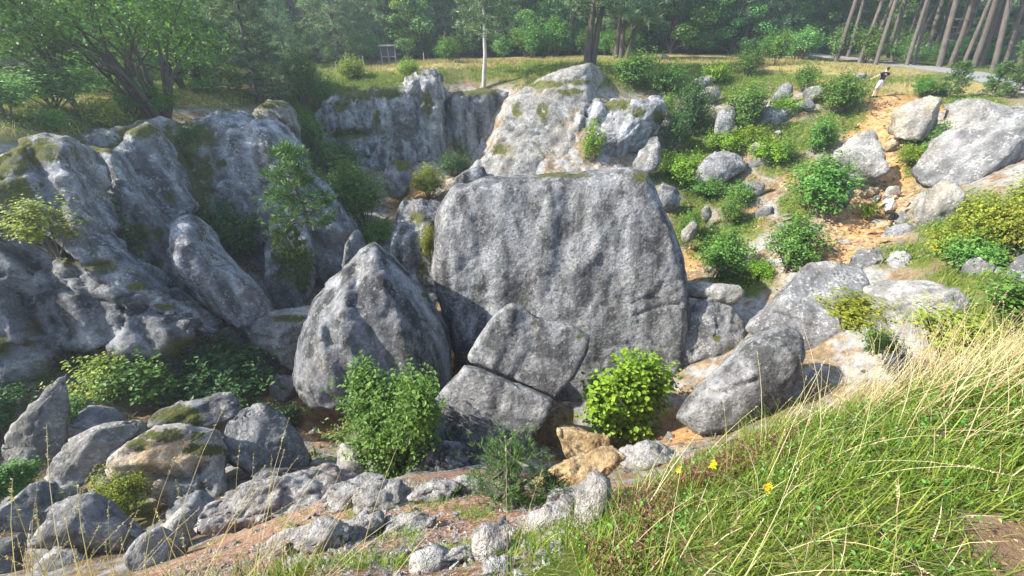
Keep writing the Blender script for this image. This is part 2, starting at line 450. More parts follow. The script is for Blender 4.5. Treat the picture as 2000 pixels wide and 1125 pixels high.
def base_h(XY):
    out = np.zeros(len(XY))
    for s in range(0, len(XY), 20000):
        q = XY[s:s + 20000]
        d2 = ((q[:, None, :] - CP[None, :, :2]) ** 2).sum(-1)
        out[s:s + 20000] = _phi(d2) @ _w[:_n] + _w[_n] + q @ _w[_n + 1:]
    return out
def height(XY):
    XY = np.atleast_2d(np.asarray(XY, float))
    P3 = np.concatenate([XY, np.zeros((len(XY), 1))], 1)
    r = np.hypot(XY[:, 0], XY[:, 1])
    k = np.clip(r / 14.0, 0.12, 1.0)
    z = base_h(XY)
    pit = np.clip((-1.9 - z) / 2.0, 0, 1)
    z = z + k * (0.25 + 0.75 * pit) * (0.55 * fbm(P3 * 0.32, 4, 3) + 0.30 * ridged(P3 * 0.8, 3, 5) * pit) + 0.05 * k * fbm(P3 * 2.5, 3, 9)
    return z
def axis(segs):
    out = []
    for a, b, st in segs: out += list(np.arange(a, b, st))
    return np.array(out)
gx = axis([(-110, -46, 3.0), (-46, -26, 1.0), (-26, -6, .24), (-6, 6, .12), (6, 34, .26), (34, 60, 1.0), (60, 131, 3.0)])
gy = axis([(-8, -1, .5), (-1, 6, .11), (6, 42, .25), (42, 60, .8), (60, 126, 2.5)])
GX, GY = np.meshgrid(gx, gy)
XY = np.stack([GX.ravel(), GY.ravel()], 1)
GZ = height(XY)
nx, ny = len(gx), len(gy)
TV = np.concatenate([XY, GZ[:, None]], 1)
ii = (np.arange(ny - 1)[:, None] * nx + np.arange(nx - 1)[None, :]).ravel()
TF = np.stack([ii, ii + 1, ii + nx + 1, ii + nx], 1)
HZ = GZ.reshape(ny, nx)
def hz(x, y):
    """height of the ground mesh itself"""
    x = np.atleast_1d(np.asarray(x, float)); y = np.atleast_1d(np.asarray(y, float))
    i = np.clip(np.searchsorted(gx, x) - 1, 0, nx - 2); j = np.clip(np.searchsorted(gy, y) - 1, 0, ny - 2)
    fx = np.clip((x - gx[i]) / (gx[i + 1] - gx[i]), 0, 1); fy = np.clip((y - gy[j]) / (gy[j + 1] - gy[j]), 0, 1)
    return (HZ[j, i] * (1 - fx) * (1 - fy) + HZ[j, i + 1] * fx * (1 - fy) + HZ[j + 1, i] * (1 - fx) * fy + HZ[j + 1, i + 1] * fx * fy)
def hit(px, py, y0=0.6, y1=80):
    """where the view ray first meets the ground"""
    d = ray(px, py)
    Y = np.geomspace(y0, y1, 500)
    P = d[None, :] * (Y / d[1])[:, None]
    g = hz(P[:, 0], P[:, 1])
    k = np.nonzero(P[:, 2] <= g)[0]
    k = k[0] if len(k) else 499
    return np.array([P[k, 0], P[k, 1], g[k]])

# what grows where: blobs given where they show in the picture, laid onto the ground mesh
def blobs(px, lst):
    m = np.zeros(len(px))
    for (x, y, rx, ry) in lst:
        d = ((px[:, 0] - x) / rx) ** 2 + ((px[:, 1] - y) / ry) ** 2
        m = np.maximum(m, np.clip(1.45 - np.sqrt(d), 0, 1))
    return m
GRASS = [(1310, 330, 70, 40), (1370, 270, 50, 60), (1500, 270, 90, 40), (1560, 265, 80, 35), (1400, 375, 90, 35), (1345, 430, 40, 60), (1450, 550, 70, 28), (1640, 235, 60, 30),
         (1790, 300, 40, 60), (1800, 500, 110, 30), (1900, 545, 110, 35), (1300, 150, 140, 35), (1430, 165, 100, 35), (1000, 135, 120, 25), (720, 160, 130, 35), (600, 195, 60, 50), (600, 280, 60, 90),
         (450, 190, 120, 22), (100, 255, 150, 30), (250, 235, 90, 40), (1560, 150, 90, 18), (1650, 190, 60, 25), (1900, 200, 90, 15), (300, 850, 90, 30), (250, 1000, 60, 40), (1900, 450, 120, 80), (1850, 620, 160, 60), (1960, 620, 100, 60), (1530, 320, 60, 30), (1450, 440, 50, 30), (1560, 400, 40, 40), (1400, 480, 60, 40), (1180, 150, 60, 16)]
OCHRE = [(1700, 245, 60, 70), (1745, 340, 50, 60), (1690, 430, 80, 55), (1620, 490, 55, 25), (1560, 340, 40, 30), (1470, 430, 26, 20), (1350, 510, 26, 30), (800, 400, 40, 60), (630, 820, 60, 50), (1730, 200, 70, 28), (1830, 200, 90, 20), (1620, 165, 120, 14), (560, 750, 40, 30), (905, 700, 30, 40), (1240, 850, 60, 40), (560, 800, 100, 40), (1330, 830, 60, 40)]
STRAW = [(1300, 110, 160, 14), (1450, 114, 160, 10), (1600, 132, 160, 12), (900, 118, 130, 14), (750, 130, 90, 10), (1050, 112, 160, 10), (60, 262, 120, 14), (330, 195, 160, 14), (1850, 172, 160, 12), (1700, 140, 130, 10), (460, 178, 90, 8)]
px_, dep_ = project(TV)
gm = blobs(px_, GRASS); om = blobs(px_, OCHRE); sm = blobs(px_, STRAW)
front = TV[:, 1] > 0.3
gm *= front; om *= front; sm *= front
plateau = np.clip((GZ + 3.0) / 0.9, 0, 1)
rr = np.hypot(TV[:, 0], TV[:, 1])
gm = np.maximum(gm, plateau * 0.75)
gm = np.maximum(gm, (rr < 5.0) * (GZ > -2.25) * 1.0)
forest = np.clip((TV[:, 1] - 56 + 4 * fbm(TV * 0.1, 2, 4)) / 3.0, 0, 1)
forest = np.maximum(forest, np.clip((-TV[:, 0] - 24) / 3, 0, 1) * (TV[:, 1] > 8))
near_debris = ((rr < 6.5) & (GZ < -2.3) & (TV[:, 0] < 3)) * 1.0
# bare trodden path by the camera's feet, lower right
def on_path(P):
    c = 0.16 + 0.16 * np.sin(P[:, 0] * 0.9 - 0.6)
    return (np.abs(P[:, 1] - c) < 0.62 + 0.18 * fbm(P * 2, 3, 8)) & (P[:, 0] > 1.74 + 0.2 * fbm(P * 3, 3, 2)) & (P[:, 0] < 14)
pathm = on_path(np.concatenate([TV[:, :2], np.zeros((len(TV), 1))], 1)) * 1.0
gm *= (1 - pathm)
terr = mesh_arrays('ground', TV, TF, True, {'grass': gm, 'ochre': om, 'straw': sm, 'forest': forest, 'debris': near_debris, 'path': pathm})

def ground_material():
    m, nt = new_mat('pit_ground'); g = N_(nt)
    geo = g.n('ShaderNodeNewGeometry'); pos = geo.outputs['Position']
    n1 = g.noise(pos, 0.9, 7, 0.65); n2 = g.noise(pos, 4.5, 8, 0.7); n3 = g.noise(pos, 16, 6, 0.7)
    nm = g.math('ADD', g.math('MULTIPLY', n1, 0.6), g.math('MULTIPLY', n2, 0.6))
    def mask(name, gain=1.0, bias=0.0):
        s = g.math('ADD', g.math('MULTIPLY', g.attr(name), 1.0 * gain), g.math('SUBTRACT', g.math('MULTIPLY', nm, 4.5), 3.2 - bias))
        return g.ramp(s, [(0.0, 0.0), (0.35, 1.0)])
    soil = g.ramp(n2, [(0.28, (0.070, 0.050, 0.032)), (0.5, (0.19, 0.135, 0.080)), (0.72, (0.34, 0.26, 0.17))])
    rock = g.ramp(n2, [(0.3, (0.12, 0.12, 0.115)), (0.55, (0.30, 0.29, 0.275)), (0.75, (0.46, 0.44, 0.41))])
    c = g.mix(g.ramp(n1, [(0.45, 0.0), (0.56, 1.0)]), soil, rock)
    debris = g.ramp(n3, [(0.30, (0.085, 0.040, 0.026)), (0.46, (0.24, 0.13, 0.085)), (0.60, (0.40, 0.27, 0.20)), (0.70, (0.58, 0.50, 0.44))])
    c = g.mix(g.attr('debris'), c, debris)
    och = g.ramp(n2, [(0.28, (0.20, 0.095, 0.035)), (0.48, (0.37, 0.20, 0.085)), (0.64, (0.50, 0.33, 0.18))])
    c = g.mix(mask('ochre', 1.3), c, och)
    st = g.ramp(n2, [(0.28, (0.16, 0.135, 0.05)), (0.6, (0.30, 0.25, 0.10)), (0.8, (0.42, 0.35, 0.19))])
    gr = g.ramp(n2, [(0.28, (0.035, 0.050, 0.010)), (0.5, (0.085, 0.105, 0.022)), (0.72, (0.19, 0.18, 0.055))])
    c = g.mix(mask('grass', 1.2, 0.0), c, gr)
    c = g.mix(mask('straw', 1.3), c, st)
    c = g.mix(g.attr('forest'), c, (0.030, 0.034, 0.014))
    pth = g.ramp(g.noise(pos, 5, 8, 0.7), [(0.3, (0.12, 0.075, 0.042)), (0.6, (0.20, 0.130, 0.078)), (0.8, (0.27, 0.19, 0.125))])
    c = g.mix(g.attr('path'), c, pth)
    bs = g.n('ShaderNodeBsdfPrincipled'); g.set(bs, Roughness=0.95); bs.inputs['Specular IOR Level'].default_value = 0.1
    g.L(c, bs.inputs['Base Color'])
    h = g.math('ADD', g.math('MULTIPLY', n2, 0.5), g.math('MULTIPLY', n3, 0.16))
    bp = g.n('ShaderNodeBump'); bp.inputs['Strength'].default_value = 0.8; bp.inputs['Distance'].default_value = 0.22
    g.L(h, bp.inputs['Height']); g.L(bp.outputs[0], bs.inputs['Normal'])
    g.out(bs.outputs[0]); return m
ground = obj('ground', terr, ground_material())
tag(ground, kind='structure')

# gravel track on the plateau
tr_pts = [hit(*p) for p in [(1560, 104), (1640, 113), (1720, 121), (1800, 131), (1880, 143), (1960, 158), (2060, 178), (2180, 205)]]
tr = np.array([[p[0], p[1]] for p in tr_pts])
tt = np.linspace(0, len(tr) - 1, 90)
cx_ = np.interp(tt, range(len(tr)), tr[:, 0]); cy_ = np.interp(tt, range(len(tr)), tr[:, 1])
for _ in range(12):
    cx_[1:-1] = (cx_[:-2] + cx_[2:] + 2 * cx_[1:-1]) / 4; cy_[1:-1] = (cy_[:-2] + cy_[2:] + 2 * cy_[1:-1]) / 4
dx_, dy_ = np.gradient(cx_), np.gradient(cy_)
ln = np.hypot(dx_, dy_); nxx, nyy = -dy_ / ln, dx_ / ln
rows = []
for k, o_ in enumerate(np.linspace(-1.7, 1.7, 7)):
    j = 0.15 * fbm(np.stack([cx_ * 0.8, cy_ * 0.8, np.full(90, k * 5.0)], 1), 3) if k in (0, 6) else 0
    x = cx_ + nxx * (o_ + j); y = cy_ + nyy * (o_ + j)
    rows.append(np.stack([x, y, hz(x, y) + (0.0 if k in (0, 6) else 0.035)], 1))
V = np.stack(rows, 1).reshape(-1, 3)
F = [(i * 7 + k, i * 7 + k + 1, (i + 1) * 7 + k + 1, (i + 1) * 7 + k) for i in range(89) for k in range(6)]
M['gravel'] = plain('grey_gravel', (0.20, 0.195, 0.19), 0.95, 0.35, 3.0, 0.5)
tag(obj('gravel_path', mesh_arrays('gravel_path', V, F, True), M['gravel']), kind='structure')
# ---------------------------------------------------------------- rocks
def resample(P, n):
    P = np.asarray(P, float); Q = np.concatenate([P, P[:1]])
    s = np.concatenate([[0], np.cumsum(np.linalg.norm(np.diff(Q, axis=0), axis=1))])
    t = np.linspace(0, s[-1], n, endpoint=False)
    return np.stack([np.interp(t, s, Q[:, k]) for k in range(Q.shape[1])], 1)
def seg_dist(p, line):
    d = np.full(len(p), 1e9); line = np.asarray(line, float)
    for a, b in zip(line[:-1], line[1:]):
        ab = b - a; t = np.clip(((p - a) @ ab) / (ab @ ab + 1e-9), 0, 1)
        d = np.minimum(d, np.linalg.norm(p - (a + t[:, None] * ab), axis=1))
    return d
def vnormals(me):
    a = np.empty(len(me.vertices) * 3, np.float32); me.vertex_normals.foreach_get('vector', a)
    return a.reshape(-1, 3).astype(float)
ROCK_SEED = [100]
def rock_mesh(name, outline, Y, lean=None, skew=None, front=None, back=None, inf=0.62, inb=0.7, strokes=(), moss=(), top_moss=0.0,
              rough=1.0, flutes=0.0, facets=7, vox=None, anchor=None, strata=0.0, cut_below=None, smooth=3, broken=0.5, sgain=1.0, soil=(), lump=None, block=False, crisp=False):
    if lump is None: lump = rough
    if block: smooth = 1; inf = max(inf, 0.74); inb = 0.8; facets = 12; lump = 0.15; broken = 0.5; crisp = True
    ROCK_SEED[0] += 1; seed = ROCK_SEED[0]
    rng = np.random.default_rng(seed)
    out = resample(outline, 56)
    if Y is None:
        q = hit(out[:, 0].mean(), out[:, 1].mean() + 0.30 * np.ptp(out[:, 1])); Y = q[1]
    out = out + 0.0
    cpx = np.array(anchor, float) if anchor else out.mean(0)
    A = W(cpx[0], cpx[1], Y)
    d = ray(*cpx); dn = d / np.linalg.norm(d)
    # plane  y = A.y + lean*(z-A.z) + skew*(x-A.x); by default it faces the viewer
    k = lean if lean is not None else -dn[2] / dn[1]
    m = skew if skew is not None else -dn[0] / dn[1] * 0.6
    nrm = np.array([m, -1.0, k]); nrm /= np.linalg.norm(nrm)
    P = []
    for (x, y) in out:
        r_ = ray(x, y)
        den = r_ @ nrm
        if abs(den) < 0.12: den = -0.12
        P.append(r_ * ((A @ nrm) / den))
    P = np.array(P)
    c = P.mean(0)
    size = math.sqrt(np.linalg.norm(np.cross(P - c, np.roll(P, -1, 0) - c).sum(0)) / 2)
    fr = front if front is not None else size * 0.32
    bk = back if back is not None else size * 0.45
    layers = [(fr, inf), (fr * 0.78, 1 - (1 - inf) * 0.48), (fr * 0.35, 1 - (1 - inf) * 0.13), (0, 1.0), (-bk * 0.6, 1 - (1 - inb) * 0.35), (-bk, inb)]
    n = len(P); V = []; F = []
    for (o_, s_) in layers: V.append(c + (P - c) * s_ + nrm * o_)
    V = np.concatenate(V)
    for l in range(len(layers) - 1):
        for i in range(n):
            j = (i + 1) % n
            F.append((l * n + i, l * n + j, (l + 1) * n + j, (l + 1) * n + i))
    tris = []
    V = np.concatenate([V, [c + nrm * fr * 1.06], [c - nrm * bk * 1.02]])
    for i in range(n):
        j = (i + 1) % n
        tris.append((len(V) - 2, j, i)); tris.append((len(V) - 1, (len(layers) - 1) * n + i, (len(layers) - 1) * n + j))
    me = bpy.data.meshes.new('tmp')
    me.from_pydata([tuple(v) for v in V], [], F + tris)
    bm = bmesh.new(); bm.from_mesh(me); bmesh.ops.recalc_face_normals(bm, faces=bm.faces); bm.to_mesh(me); bm.free()
    ob = bpy.data.objects.new('tmp', me); COL.objects.link(ob)
    md = ob.modifiers.new('r', 'REMESH'); md.mode = 'VOXEL'
    depth = np.linalg.norm(A)
    md.voxel_size = vox or max(0.035, depth * 0.0062, size * 0.012)
    md.use_smooth_shade = True
    dg = bpy.context.evaluated_depsgraph_get()
    me2 = bpy.data.meshes.new_from_object(ob.evaluated_get(dg))
    bpy.data.objects.remove(ob); bpy.data.meshes.remove(me)
    nv = len(me2.vertices)
    V = np.empty(nv * 3, np.float32); me2.vertices.foreach_get('co', V); V = V.reshape(-1, 3).astype(float)
    E = np.empty(len(me2.edges) * 2, np.int32); me2.edges.foreach_get('vertices', E); E = E.reshape(-1, 2)
    deg = np.bincount(E.ravel(), minlength=nv).astype(float)[:, None]
    def lap(V, it, f=0.6):
        for _ in range(it):
            S_ = np.zeros_like(V)
            for q in range(3):
                S_[:, q] = np.bincount(E[:, 0], V[E[:, 1], q], nv) + np.bincount(E[:, 1], V[E[:, 0], q], nv)
            V = V * (1 - f) + f * S_ / deg
        return V
    V = lap(V, smooth)
    # chipped planes, mostly on the faces towards and away from the viewer
    for q in range(facets):
        dd = rng.normal(size=3); dd /= np.linalg.norm(dd)
        if q % 3 != 2: dd = dd * (1.1 if block else 0.75) + nrm
        else: dd = dd * 0.9 - nrm
        dd /= np.linalg.norm(dd)
        s_ = (V - c) @ dd
        h = np.quantile(s_, 1 - 0.07 - (0.24 if block else 0.17) * rng.random())
        V -= np.clip(s_ - h, 0, None)[:, None] * dd * 0.94
    if not block: V = lap(V, 1)
    def norms(V):
        me2.vertices.foreach_set('co', V.astype(np.float32).ravel()); me2.update()
        return vnormals(me2)
    Nn = norms(V)
    L = size * 0.42
    disp = lump * size * 0.045 * fbm(V / L, 3, seed) + rough * size * 0.016 * ridged(V / (L * 0.35), 3, seed + 3)
    if strata:
        disp += strata * ridged(np.stack([V[:, 0] * 0.35, V[:, 1] * 0.35, V[:, 2] * 2.2 + V[:, 0] * 0.3], 1), 3, seed + 9)
    if flutes:
        disp += flutes * fbm(np.stack([V[:, 0] * 1.15, V[:, 1] * 0.8, V[:, 2] * 0.16], 1), 3, seed + 5)
    V = V + Nn * disp[:, None]
    if broken:
        for sc_, am in ((min(size * 0.42, 1.9), 0.16), (min(size * 0.17, 0.75), 0.12), (min(max(size * 0.07, 0.16), 0.3), 0.10)):
            wp = V / sc_ + 0.35 * np.stack([perlin(V / sc_ * 1.3, seed + 40 + q) for q in range(3)], 1)
            v_, e_ = shards(wp, seed + int(sc_ * 100))
            V = V + Nn * (broken * sc_ * am * (v_ - 0.5 * np.exp(-(e_ / 0.07) ** 2)))[:, None]
        if not crisp: V = lap(V, 1, 0.35)
        Nn = norms(V)
    for (line, w, dep) in strokes:
        pp, _ = project(V)
        Nn = norms(V)
        tocam = -V / np.linalg.norm(V, axis=1)[:, None]
        f = np.clip(((Nn * tocam).sum(1) + 0.15) * 4, 0, 1)
        dd = seg_dist(pp, line)
        V = V - tocam * (dep * sgain * np.exp(-(dd / w) ** 2) * f)[:, None]
    # bring the worn block back to its full width and height
    ex = unit(np.cross([0, 0, 1.0], nrm)); ey = np.cross(nrm, ex)
    for e_ in (ex, ey):
        a0, a1 = ((P - c) @ e_).min(), ((P - c) @ e_).max()
        q = (V - c) @ e_; b0, b1 = np.quantile(q, 0.001), np.quantile(q, 0.999)
        nq = a0 + (q - b0) * (a1 - a0) / max(b1 - b0, 1e-6)
        V = V + (nq - q)[:, None] * e_
    Nn = norms(V)
    fs = max(0.16, depth * 0.013)
    V = V + Nn * (rough * fs * 0.20 * fbm(V / fs, 3, seed + 7, 0.65) + rough * fs * 0.12 * ridged(V / (fs * 2.1), 2, seed + 8))[:, None]
    Nn = norms(V)
    pp, _ = project(V)
    ms = np.zeros(nv)
    for (x, y, rx, ry) in moss:
        ms = np.maximum(ms, np.clip(1.5 - np.sqrt(((pp[:, 0] - x) / rx) ** 2 + ((pp[:, 1] - y) / ry) ** 2), 0, 1))
    if top_moss:
        ms = np.maximum(ms, top_moss * np.clip((Nn[:, 2] - 0.45) * 2.5, 0, 1))
    a = me2.attributes.new('moss', 'FLOAT', 'POINT'); a.data.foreach_set('value', ms.astype(np.float32))
    tone = np.clip(0.5 + 1.1 * fbm(V * 0.33, 3, 21) + 0.35 * fbm(V * 1.4, 3, 22), 0, 1)
    stk = 0.5 + 1.5 * fbm(np.stack([V[:, 0] * 1.9 + 0.1 * V[:, 2], V[:, 1] * 1.9, V[:, 2] * 0.06], 1), 4, 23, 0.65)
    wrm = np.clip(2.6 * (fbm(V * np.array([0.5, 0.5, 0.3]), 4, 24) - 0.05), 0, 1)
    for (x, y, rx, ry) in soil:
        wrm = np.maximum(wrm, np.clip(1.6 - np.sqrt(((pp[:, 0] - x) / rx) ** 2 + ((pp[:, 1] - y) / ry) ** 2) + 0.8 * fbm(V * 3.0, 3, 28), 0, 1))
    for an, av in (('tone', tone), ('streak', stk), ('warm', wrm)):
        a = me2.attributes.new(an, 'FLOAT', 'POINT'); a.data.foreach_set('value', av.astype(np.float32))
    base = np.array([V[:, 0].mean(), V[:, 1].mean(), V[:, 2].min()])
    V -= base
    me2.vertices.foreach_set('co', V.astype(np.float32).ravel()); me2.update()
    me2.polygons.foreach_set('use_smooth', np.ones(len(me2.polygons), bool))
    me2.name = name
    return me2, base
def rock(name, label, outline, Y, mat='rock', cat='boulder', group=None, parent=None, **kw):
    me, base = rock_mesh(name, outline, Y, **kw)
    me.materials.clear()
    if parent is not None:
        o = obj(name, me, M[mat], parent, Vector(base) - parent.location)
        if label: o['label'] = label
        return o
    o = obj(name, me, M[mat], None, base)
    return tag(o, label, cat, group)

# the great block in the middle
rock('boulder', 'huge flat-faced grey boulder standing in the middle of the pit',
     [(858, 410), (872, 385), (888, 360), (905, 366), (930, 350), (1000, 345), (1060, 342), (1110, 337), (1160, 335), (1215, 328), (1256, 332), (1272, 362), (1288, 398), (1300, 425), (1312, 455), (1325, 492), (1334, 535), (1339, 575),
      (1338, 620), (1332, 665), (1330, 705), (1322, 740), (1295, 770), (1240, 790), (1150, 805), (1040, 800), (960, 760), (915, 720), (890, 690), (880, 645), (866, 600), (850, 545), (846, 500), (852, 455)],
     14.6, 'rock_big', lean=0.36, skew=-0.06, front=1.5, back=2.2, inf=0.88, inb=0.8, facets=0, flutes=0.035, rough=0.45, lump=0.10, broken=0.08, crisp=True, vox=0.085, sgain=0.28, smooth=0,
     strokes=[([(905, 372), (935, 420), (940, 500), (920, 560)], 16, 0.35), ([(1030, 360), (1040, 450), (1030, 560), (1000, 620)], 22, 0.28), ([(1120, 350), (1115, 430), (1095, 520), (1075, 560)], 20, 0.38),
              ([(1075, 380), (1070, 470), (1060, 560)], 16, -0.30), ([(1155, 400), (1175, 460), (1160, 500), (1120, 538)], 12, -0.30), ([(1175, 515), (1160, 570), (1140, 600)], 14, 0.28),
              ([(1200, 545), (1185, 590), (1160, 620)], 12, 0.22), ([(1238, 618), (1290, 600), (1338, 592)], 4, 0.22), ([(1180, 680), (1240, 670), (1300, 680)], 3.5, 0.15), ([(1235, 420), (1250, 520), (1245, 600)], 25, -0.22),
              ([(860, 560), (900, 575), (950, 570)], 9, 0.35), ([(905, 640), (925, 600), (950, 600)], 16, 0.45), ([(890, 600), (905, 660), (940, 690)], 12, -0.3), ([(1290, 440), (1300, 500), (1285, 520)], 10, 0.25),
              ([(850, 450), (880, 470), (895, 520)], 14, -0.3), ([(1200, 350), (1215, 450), (1210, 560)], 16, 0.16), ([(985, 360), (975, 450), (985, 560), (960, 640)], 14, -0.2)],
     moss=[(1248, 345, 18, 9), (1100, 342, 60, 5)])
rock('boulder', 'rounded grey shoulder of rock with yellow plants left of the huge boulder',
     [(762, 480), (764, 440), (772, 405), (786, 388), (815, 394), (850, 392), (872, 400), (868, 440), (858, 500), (865, 550), (880, 600), (850, 590), (815, 560), (790, 525), (765, 500)],
     16.2, 'rock_big', lean=0.35, front=1.0, back=2.0, flutes=0.12, facets=4, moss=[(840, 480, 18, 40), (825, 520, 12, 22), (815, 425, 16, 12), (852, 440, 10, 16)],
     strokes=[([(800, 400), (815, 460), (810, 530)], 10, 0.25)])
rock('rock_spike', 'small pointed rock spike peeping out behind the fluted pyramid boulder',
     [(673, 545), (674, 505), (680, 480), (690, 464), (701, 449), (711, 464), (718, 490), (720, 545)], 17.0, 'rock', lean=0.25, cat='rock', front=0.5, back=0.6, facets=4)
rock('stone', 'small brown stone between the rock spike and the pyramid boulder', [(716, 500), (724, 484), (738, 480), (748, 492), (742, 510), (720, 512)], 17.5, 'rock_pale', cat='stone')
rock('boulder', 'dark fluted pyramid boulder left of the huge boulder',
     [(580, 765), (583, 710), (597, 645), (612, 595), (640, 562), (672, 533), (700, 502), (722, 480), (738, 474), (758, 490), (795, 528), (828, 560), (856, 605), (874, 640), (883, 690), (884, 745), (870, 785), (800, 815), (720, 815), (650, 800), (605, 790)],
     11.8, 'rock_streak', lean=0.36, skew=0.32, front=1.9, back=2.0, inf=0.45, inb=0.7, facets=0, flutes=0.07, rough=0.4, lump=0.18, broken=0.2, crisp=True, smooth=1, sgain=0.5,
     strokes=[([(738, 490), (765, 560), (790, 640), (810, 720), (820, 800)], 26, -0.55), ([(700, 530), (705, 600), (735, 680), (760, 760)], 15, 0.42), ([(655, 560), (640, 640), (665, 700), (690, 780)], 13, 0.34), ([(680, 560), (675, 640), (700, 720)], 12, -0.28),
              ([(612, 620), (620, 690), (650, 780)], 12, 0.3), ([(640, 600), (632, 660), (640, 740)], 8, -0.2), ([(762, 560), (768, 574), (780, 560)], 5, 0.25), ([(690, 545), (705, 525), (700, 560)], 4, 0.2), ([(815, 580), (850, 640), (865, 720)], 18, 0.3)],
     moss=[(830, 576, 7, 5)])
slab = thing('rock_slab', 'leaning grey slab cracked across the middle in front of the huge boulder', 'boulder', W(960, 870, 8.3))
rock('upper_block', None, [(998, 592), (1024, 600), (1044, 620), (1075, 627), (1114, 634), (1152, 658), (1142, 692), (1118, 734), (1084, 771), (1050, 756), (1000, 736), (960, 719), (912, 702), (936, 660), (968, 614)],
     10.1, 'rock_big', parent=slab, lean=0.62, skew=0.0, front=0.35, back=0.75, inf=0.95, inb=0.85, facets=0, lump=0.12, rough=0.4, broken=0.12, crisp=True, smooth=0, anchor=(1020, 685), strokes=[([(1030, 625), (1045, 680), (1010, 735)], 14, 0.12), ([(1000, 605), (985, 660), (960, 715)], 12, -0.1)], moss=[(1132, 656, 8, 6)])
rock('lower_block', None, [(907, 715), (958, 730), (998, 748), (1050, 768), (1082, 781), (1058, 824), (1026, 870), (978, 896), (930, 890), (900, 872), (848, 872), (812, 850), (820, 812), (846, 784), (878, 748)],
     8.95, 'rock_big', parent=slab, lean=0.62, skew=0.0, front=0.4, back=0.9, inf=0.95, inb=0.85, facets=0, lump=0.12, rough=0.4, broken=0.12, crisp=True, smooth=0, anchor=(945, 805), strokes=[([(830, 820), (845, 850)], 14, -0.15), ([(985, 760), (960, 820), (945, 870)], 14, 0.08)])
rock('boulder', 'overhanging pale ledge rock left of the fluted pyramid boulder',
     [(486, 652), (500, 628), (520, 612), (560, 601), (615, 598), (620, 640), (600, 690), (592, 722), (575, 725), (552, 700), (525, 682), (500, 668)], 12.6, 'rock_pale', lean=0.9, front=0.5, back=1.6, inf=0.8, facets=5, strata=0.10, moss=[(560, 622, 30, 8)], rough=1.2)
rock('boulder', 'orange stained stone wedged between pyramid boulder and huge boulder', [(884, 735), (884, 700), (890, 678), (910, 678), (920, 695), (912, 730), (900, 760), (886, 760)], 13.2, 'rock_ochre', cat='stone', lean=0.3)

# left cliff
GL = 'ribs of the left cliff'
rock('cliff', 'broad streaked lower face of the left cliff above the mossy overhang',
     [(-170, 380), (-60, 405), (0, 440), (60, 475), (120, 503), (200, 535), (245, 565), (300, 592), (360, 622), (422, 656), (400, 680), (330, 700), (250, 700), (170, 690), (110, 735), (70, 760), (0, 745), (-90, 760), (-170, 700)],
     11.2, 'rock_streak', cat='cliff', lean=0.5, skew=0.3, front=0.9, back=2.0, inf=0.85, facets=3, flutes=0.14, rough=0.7, lump=0.3, crisp=True, broken=0.8, smooth=1, sgain=0.7, anchor=(150, 600),
     strokes=[([(130, 520), (170, 600), (200, 690)], 14, 0.3), ([(210, 545), (240, 620), (270, 690)], 12, 0.3), ([(60, 480), (90, 580), (120, 680)], 20, 0.4), ([(0, 560), (40, 600), (70, 660)], 12, 0.5), ([(100, 640), (130, 660), (150, 720)], 10, 0.5), ([(290, 600), (330, 680)], 10, 0.2)],
     moss=[(370, 680, 50, 22), (60, 650, 20, 30), (0, 680, 22, 22), (280, 570, 16, 6), (325, 605, 14, 8), (150, 505, 45, 12), (20, 420, 50, 30)])
rock('cliff_rib', 'long leaning rib of the left cliff running down behind the birch seedling',
     [(-60, 330), (-10, 300), (40, 272), (95, 262), (140, 272), (148, 330), (168, 395), (200, 458), (242, 505), (292, 548), (350, 592), (428, 660), (350, 630), (255, 585), (190, 530), (140, 485), (90, 440), (20, 400), (-40, 380)],
     12.6, 'rock_cliff', cat='cliff', lean=0.6, skew=0.3, front=0.7, back=1.2, inf=0.75, inb=0.9, facets=0, flutes=0.08, rough=0.7, lump=0.3, crisp=True, broken=0.8, smooth=1, anchor=(160, 420),
     strokes=[([(150, 425), (170, 440), (190, 425)], 4, 0.3), ([(195, 512), (215, 505), (235, 500)], 4, 0.3), ([(120, 290), (150, 380), (200, 470)], 12, -0.3), ([(60, 300), (90, 380), (140, 470)], 12, 0.4)],
     moss=[(60, 290, 70, 30), (20, 380, 70, 40), (190, 520, 40, 14), (270, 560, 20, 8), (320, 600, 18, 8), (0, 330, 60, 30)])
rock('cliff_rib', 'smooth broad grey rib in the middle of the left cliff',
     [(150, 350), (158, 310), (180, 292), (215, 284), (240, 305), (268, 345), (296, 400), (326, 460), (345, 520), (358, 590), (330, 585), (290, 540), (250, 500), (215, 460), (185, 430), (165, 390)],
     14.6, 'rock_cliff', cat='cliff', lean=0.6, skew=0.3, front=0.8, back=1.2, inf=0.7, inb=0.9, facets=0, flutes=0.08, rough=0.5, lump=0.3, crisp=True, broken=0.8, smooth=1, moss=[(250, 470, 50, 30), (310, 455, 12, 12), (190, 285, 40, 14), (290, 520, 30, 20)],
     strokes=[([(215, 290), (250, 370), (300, 460), (335, 540)], 14, -0.35)])
rock('cliff_rib', 'shaded grey rib of the left cliff below the leaning trees',
     [(232, 300), (250, 270), (290, 240), (312, 262), (325, 310), (348, 360), (370, 405), (362, 425), (335, 440), (315, 430), (290, 380), (262, 335)],
     17.0, 'rock_cliff', cat='cliff', lean=0.5, skew=0.3, front=0.7, back=1.5, inf=0.7, facets=1, flutes=0.08, rough=0.6, lump=0.3, crisp=True, broken=0.8, smooth=1, moss=[(330, 385, 12, 10), (270, 255, 40, 18)])
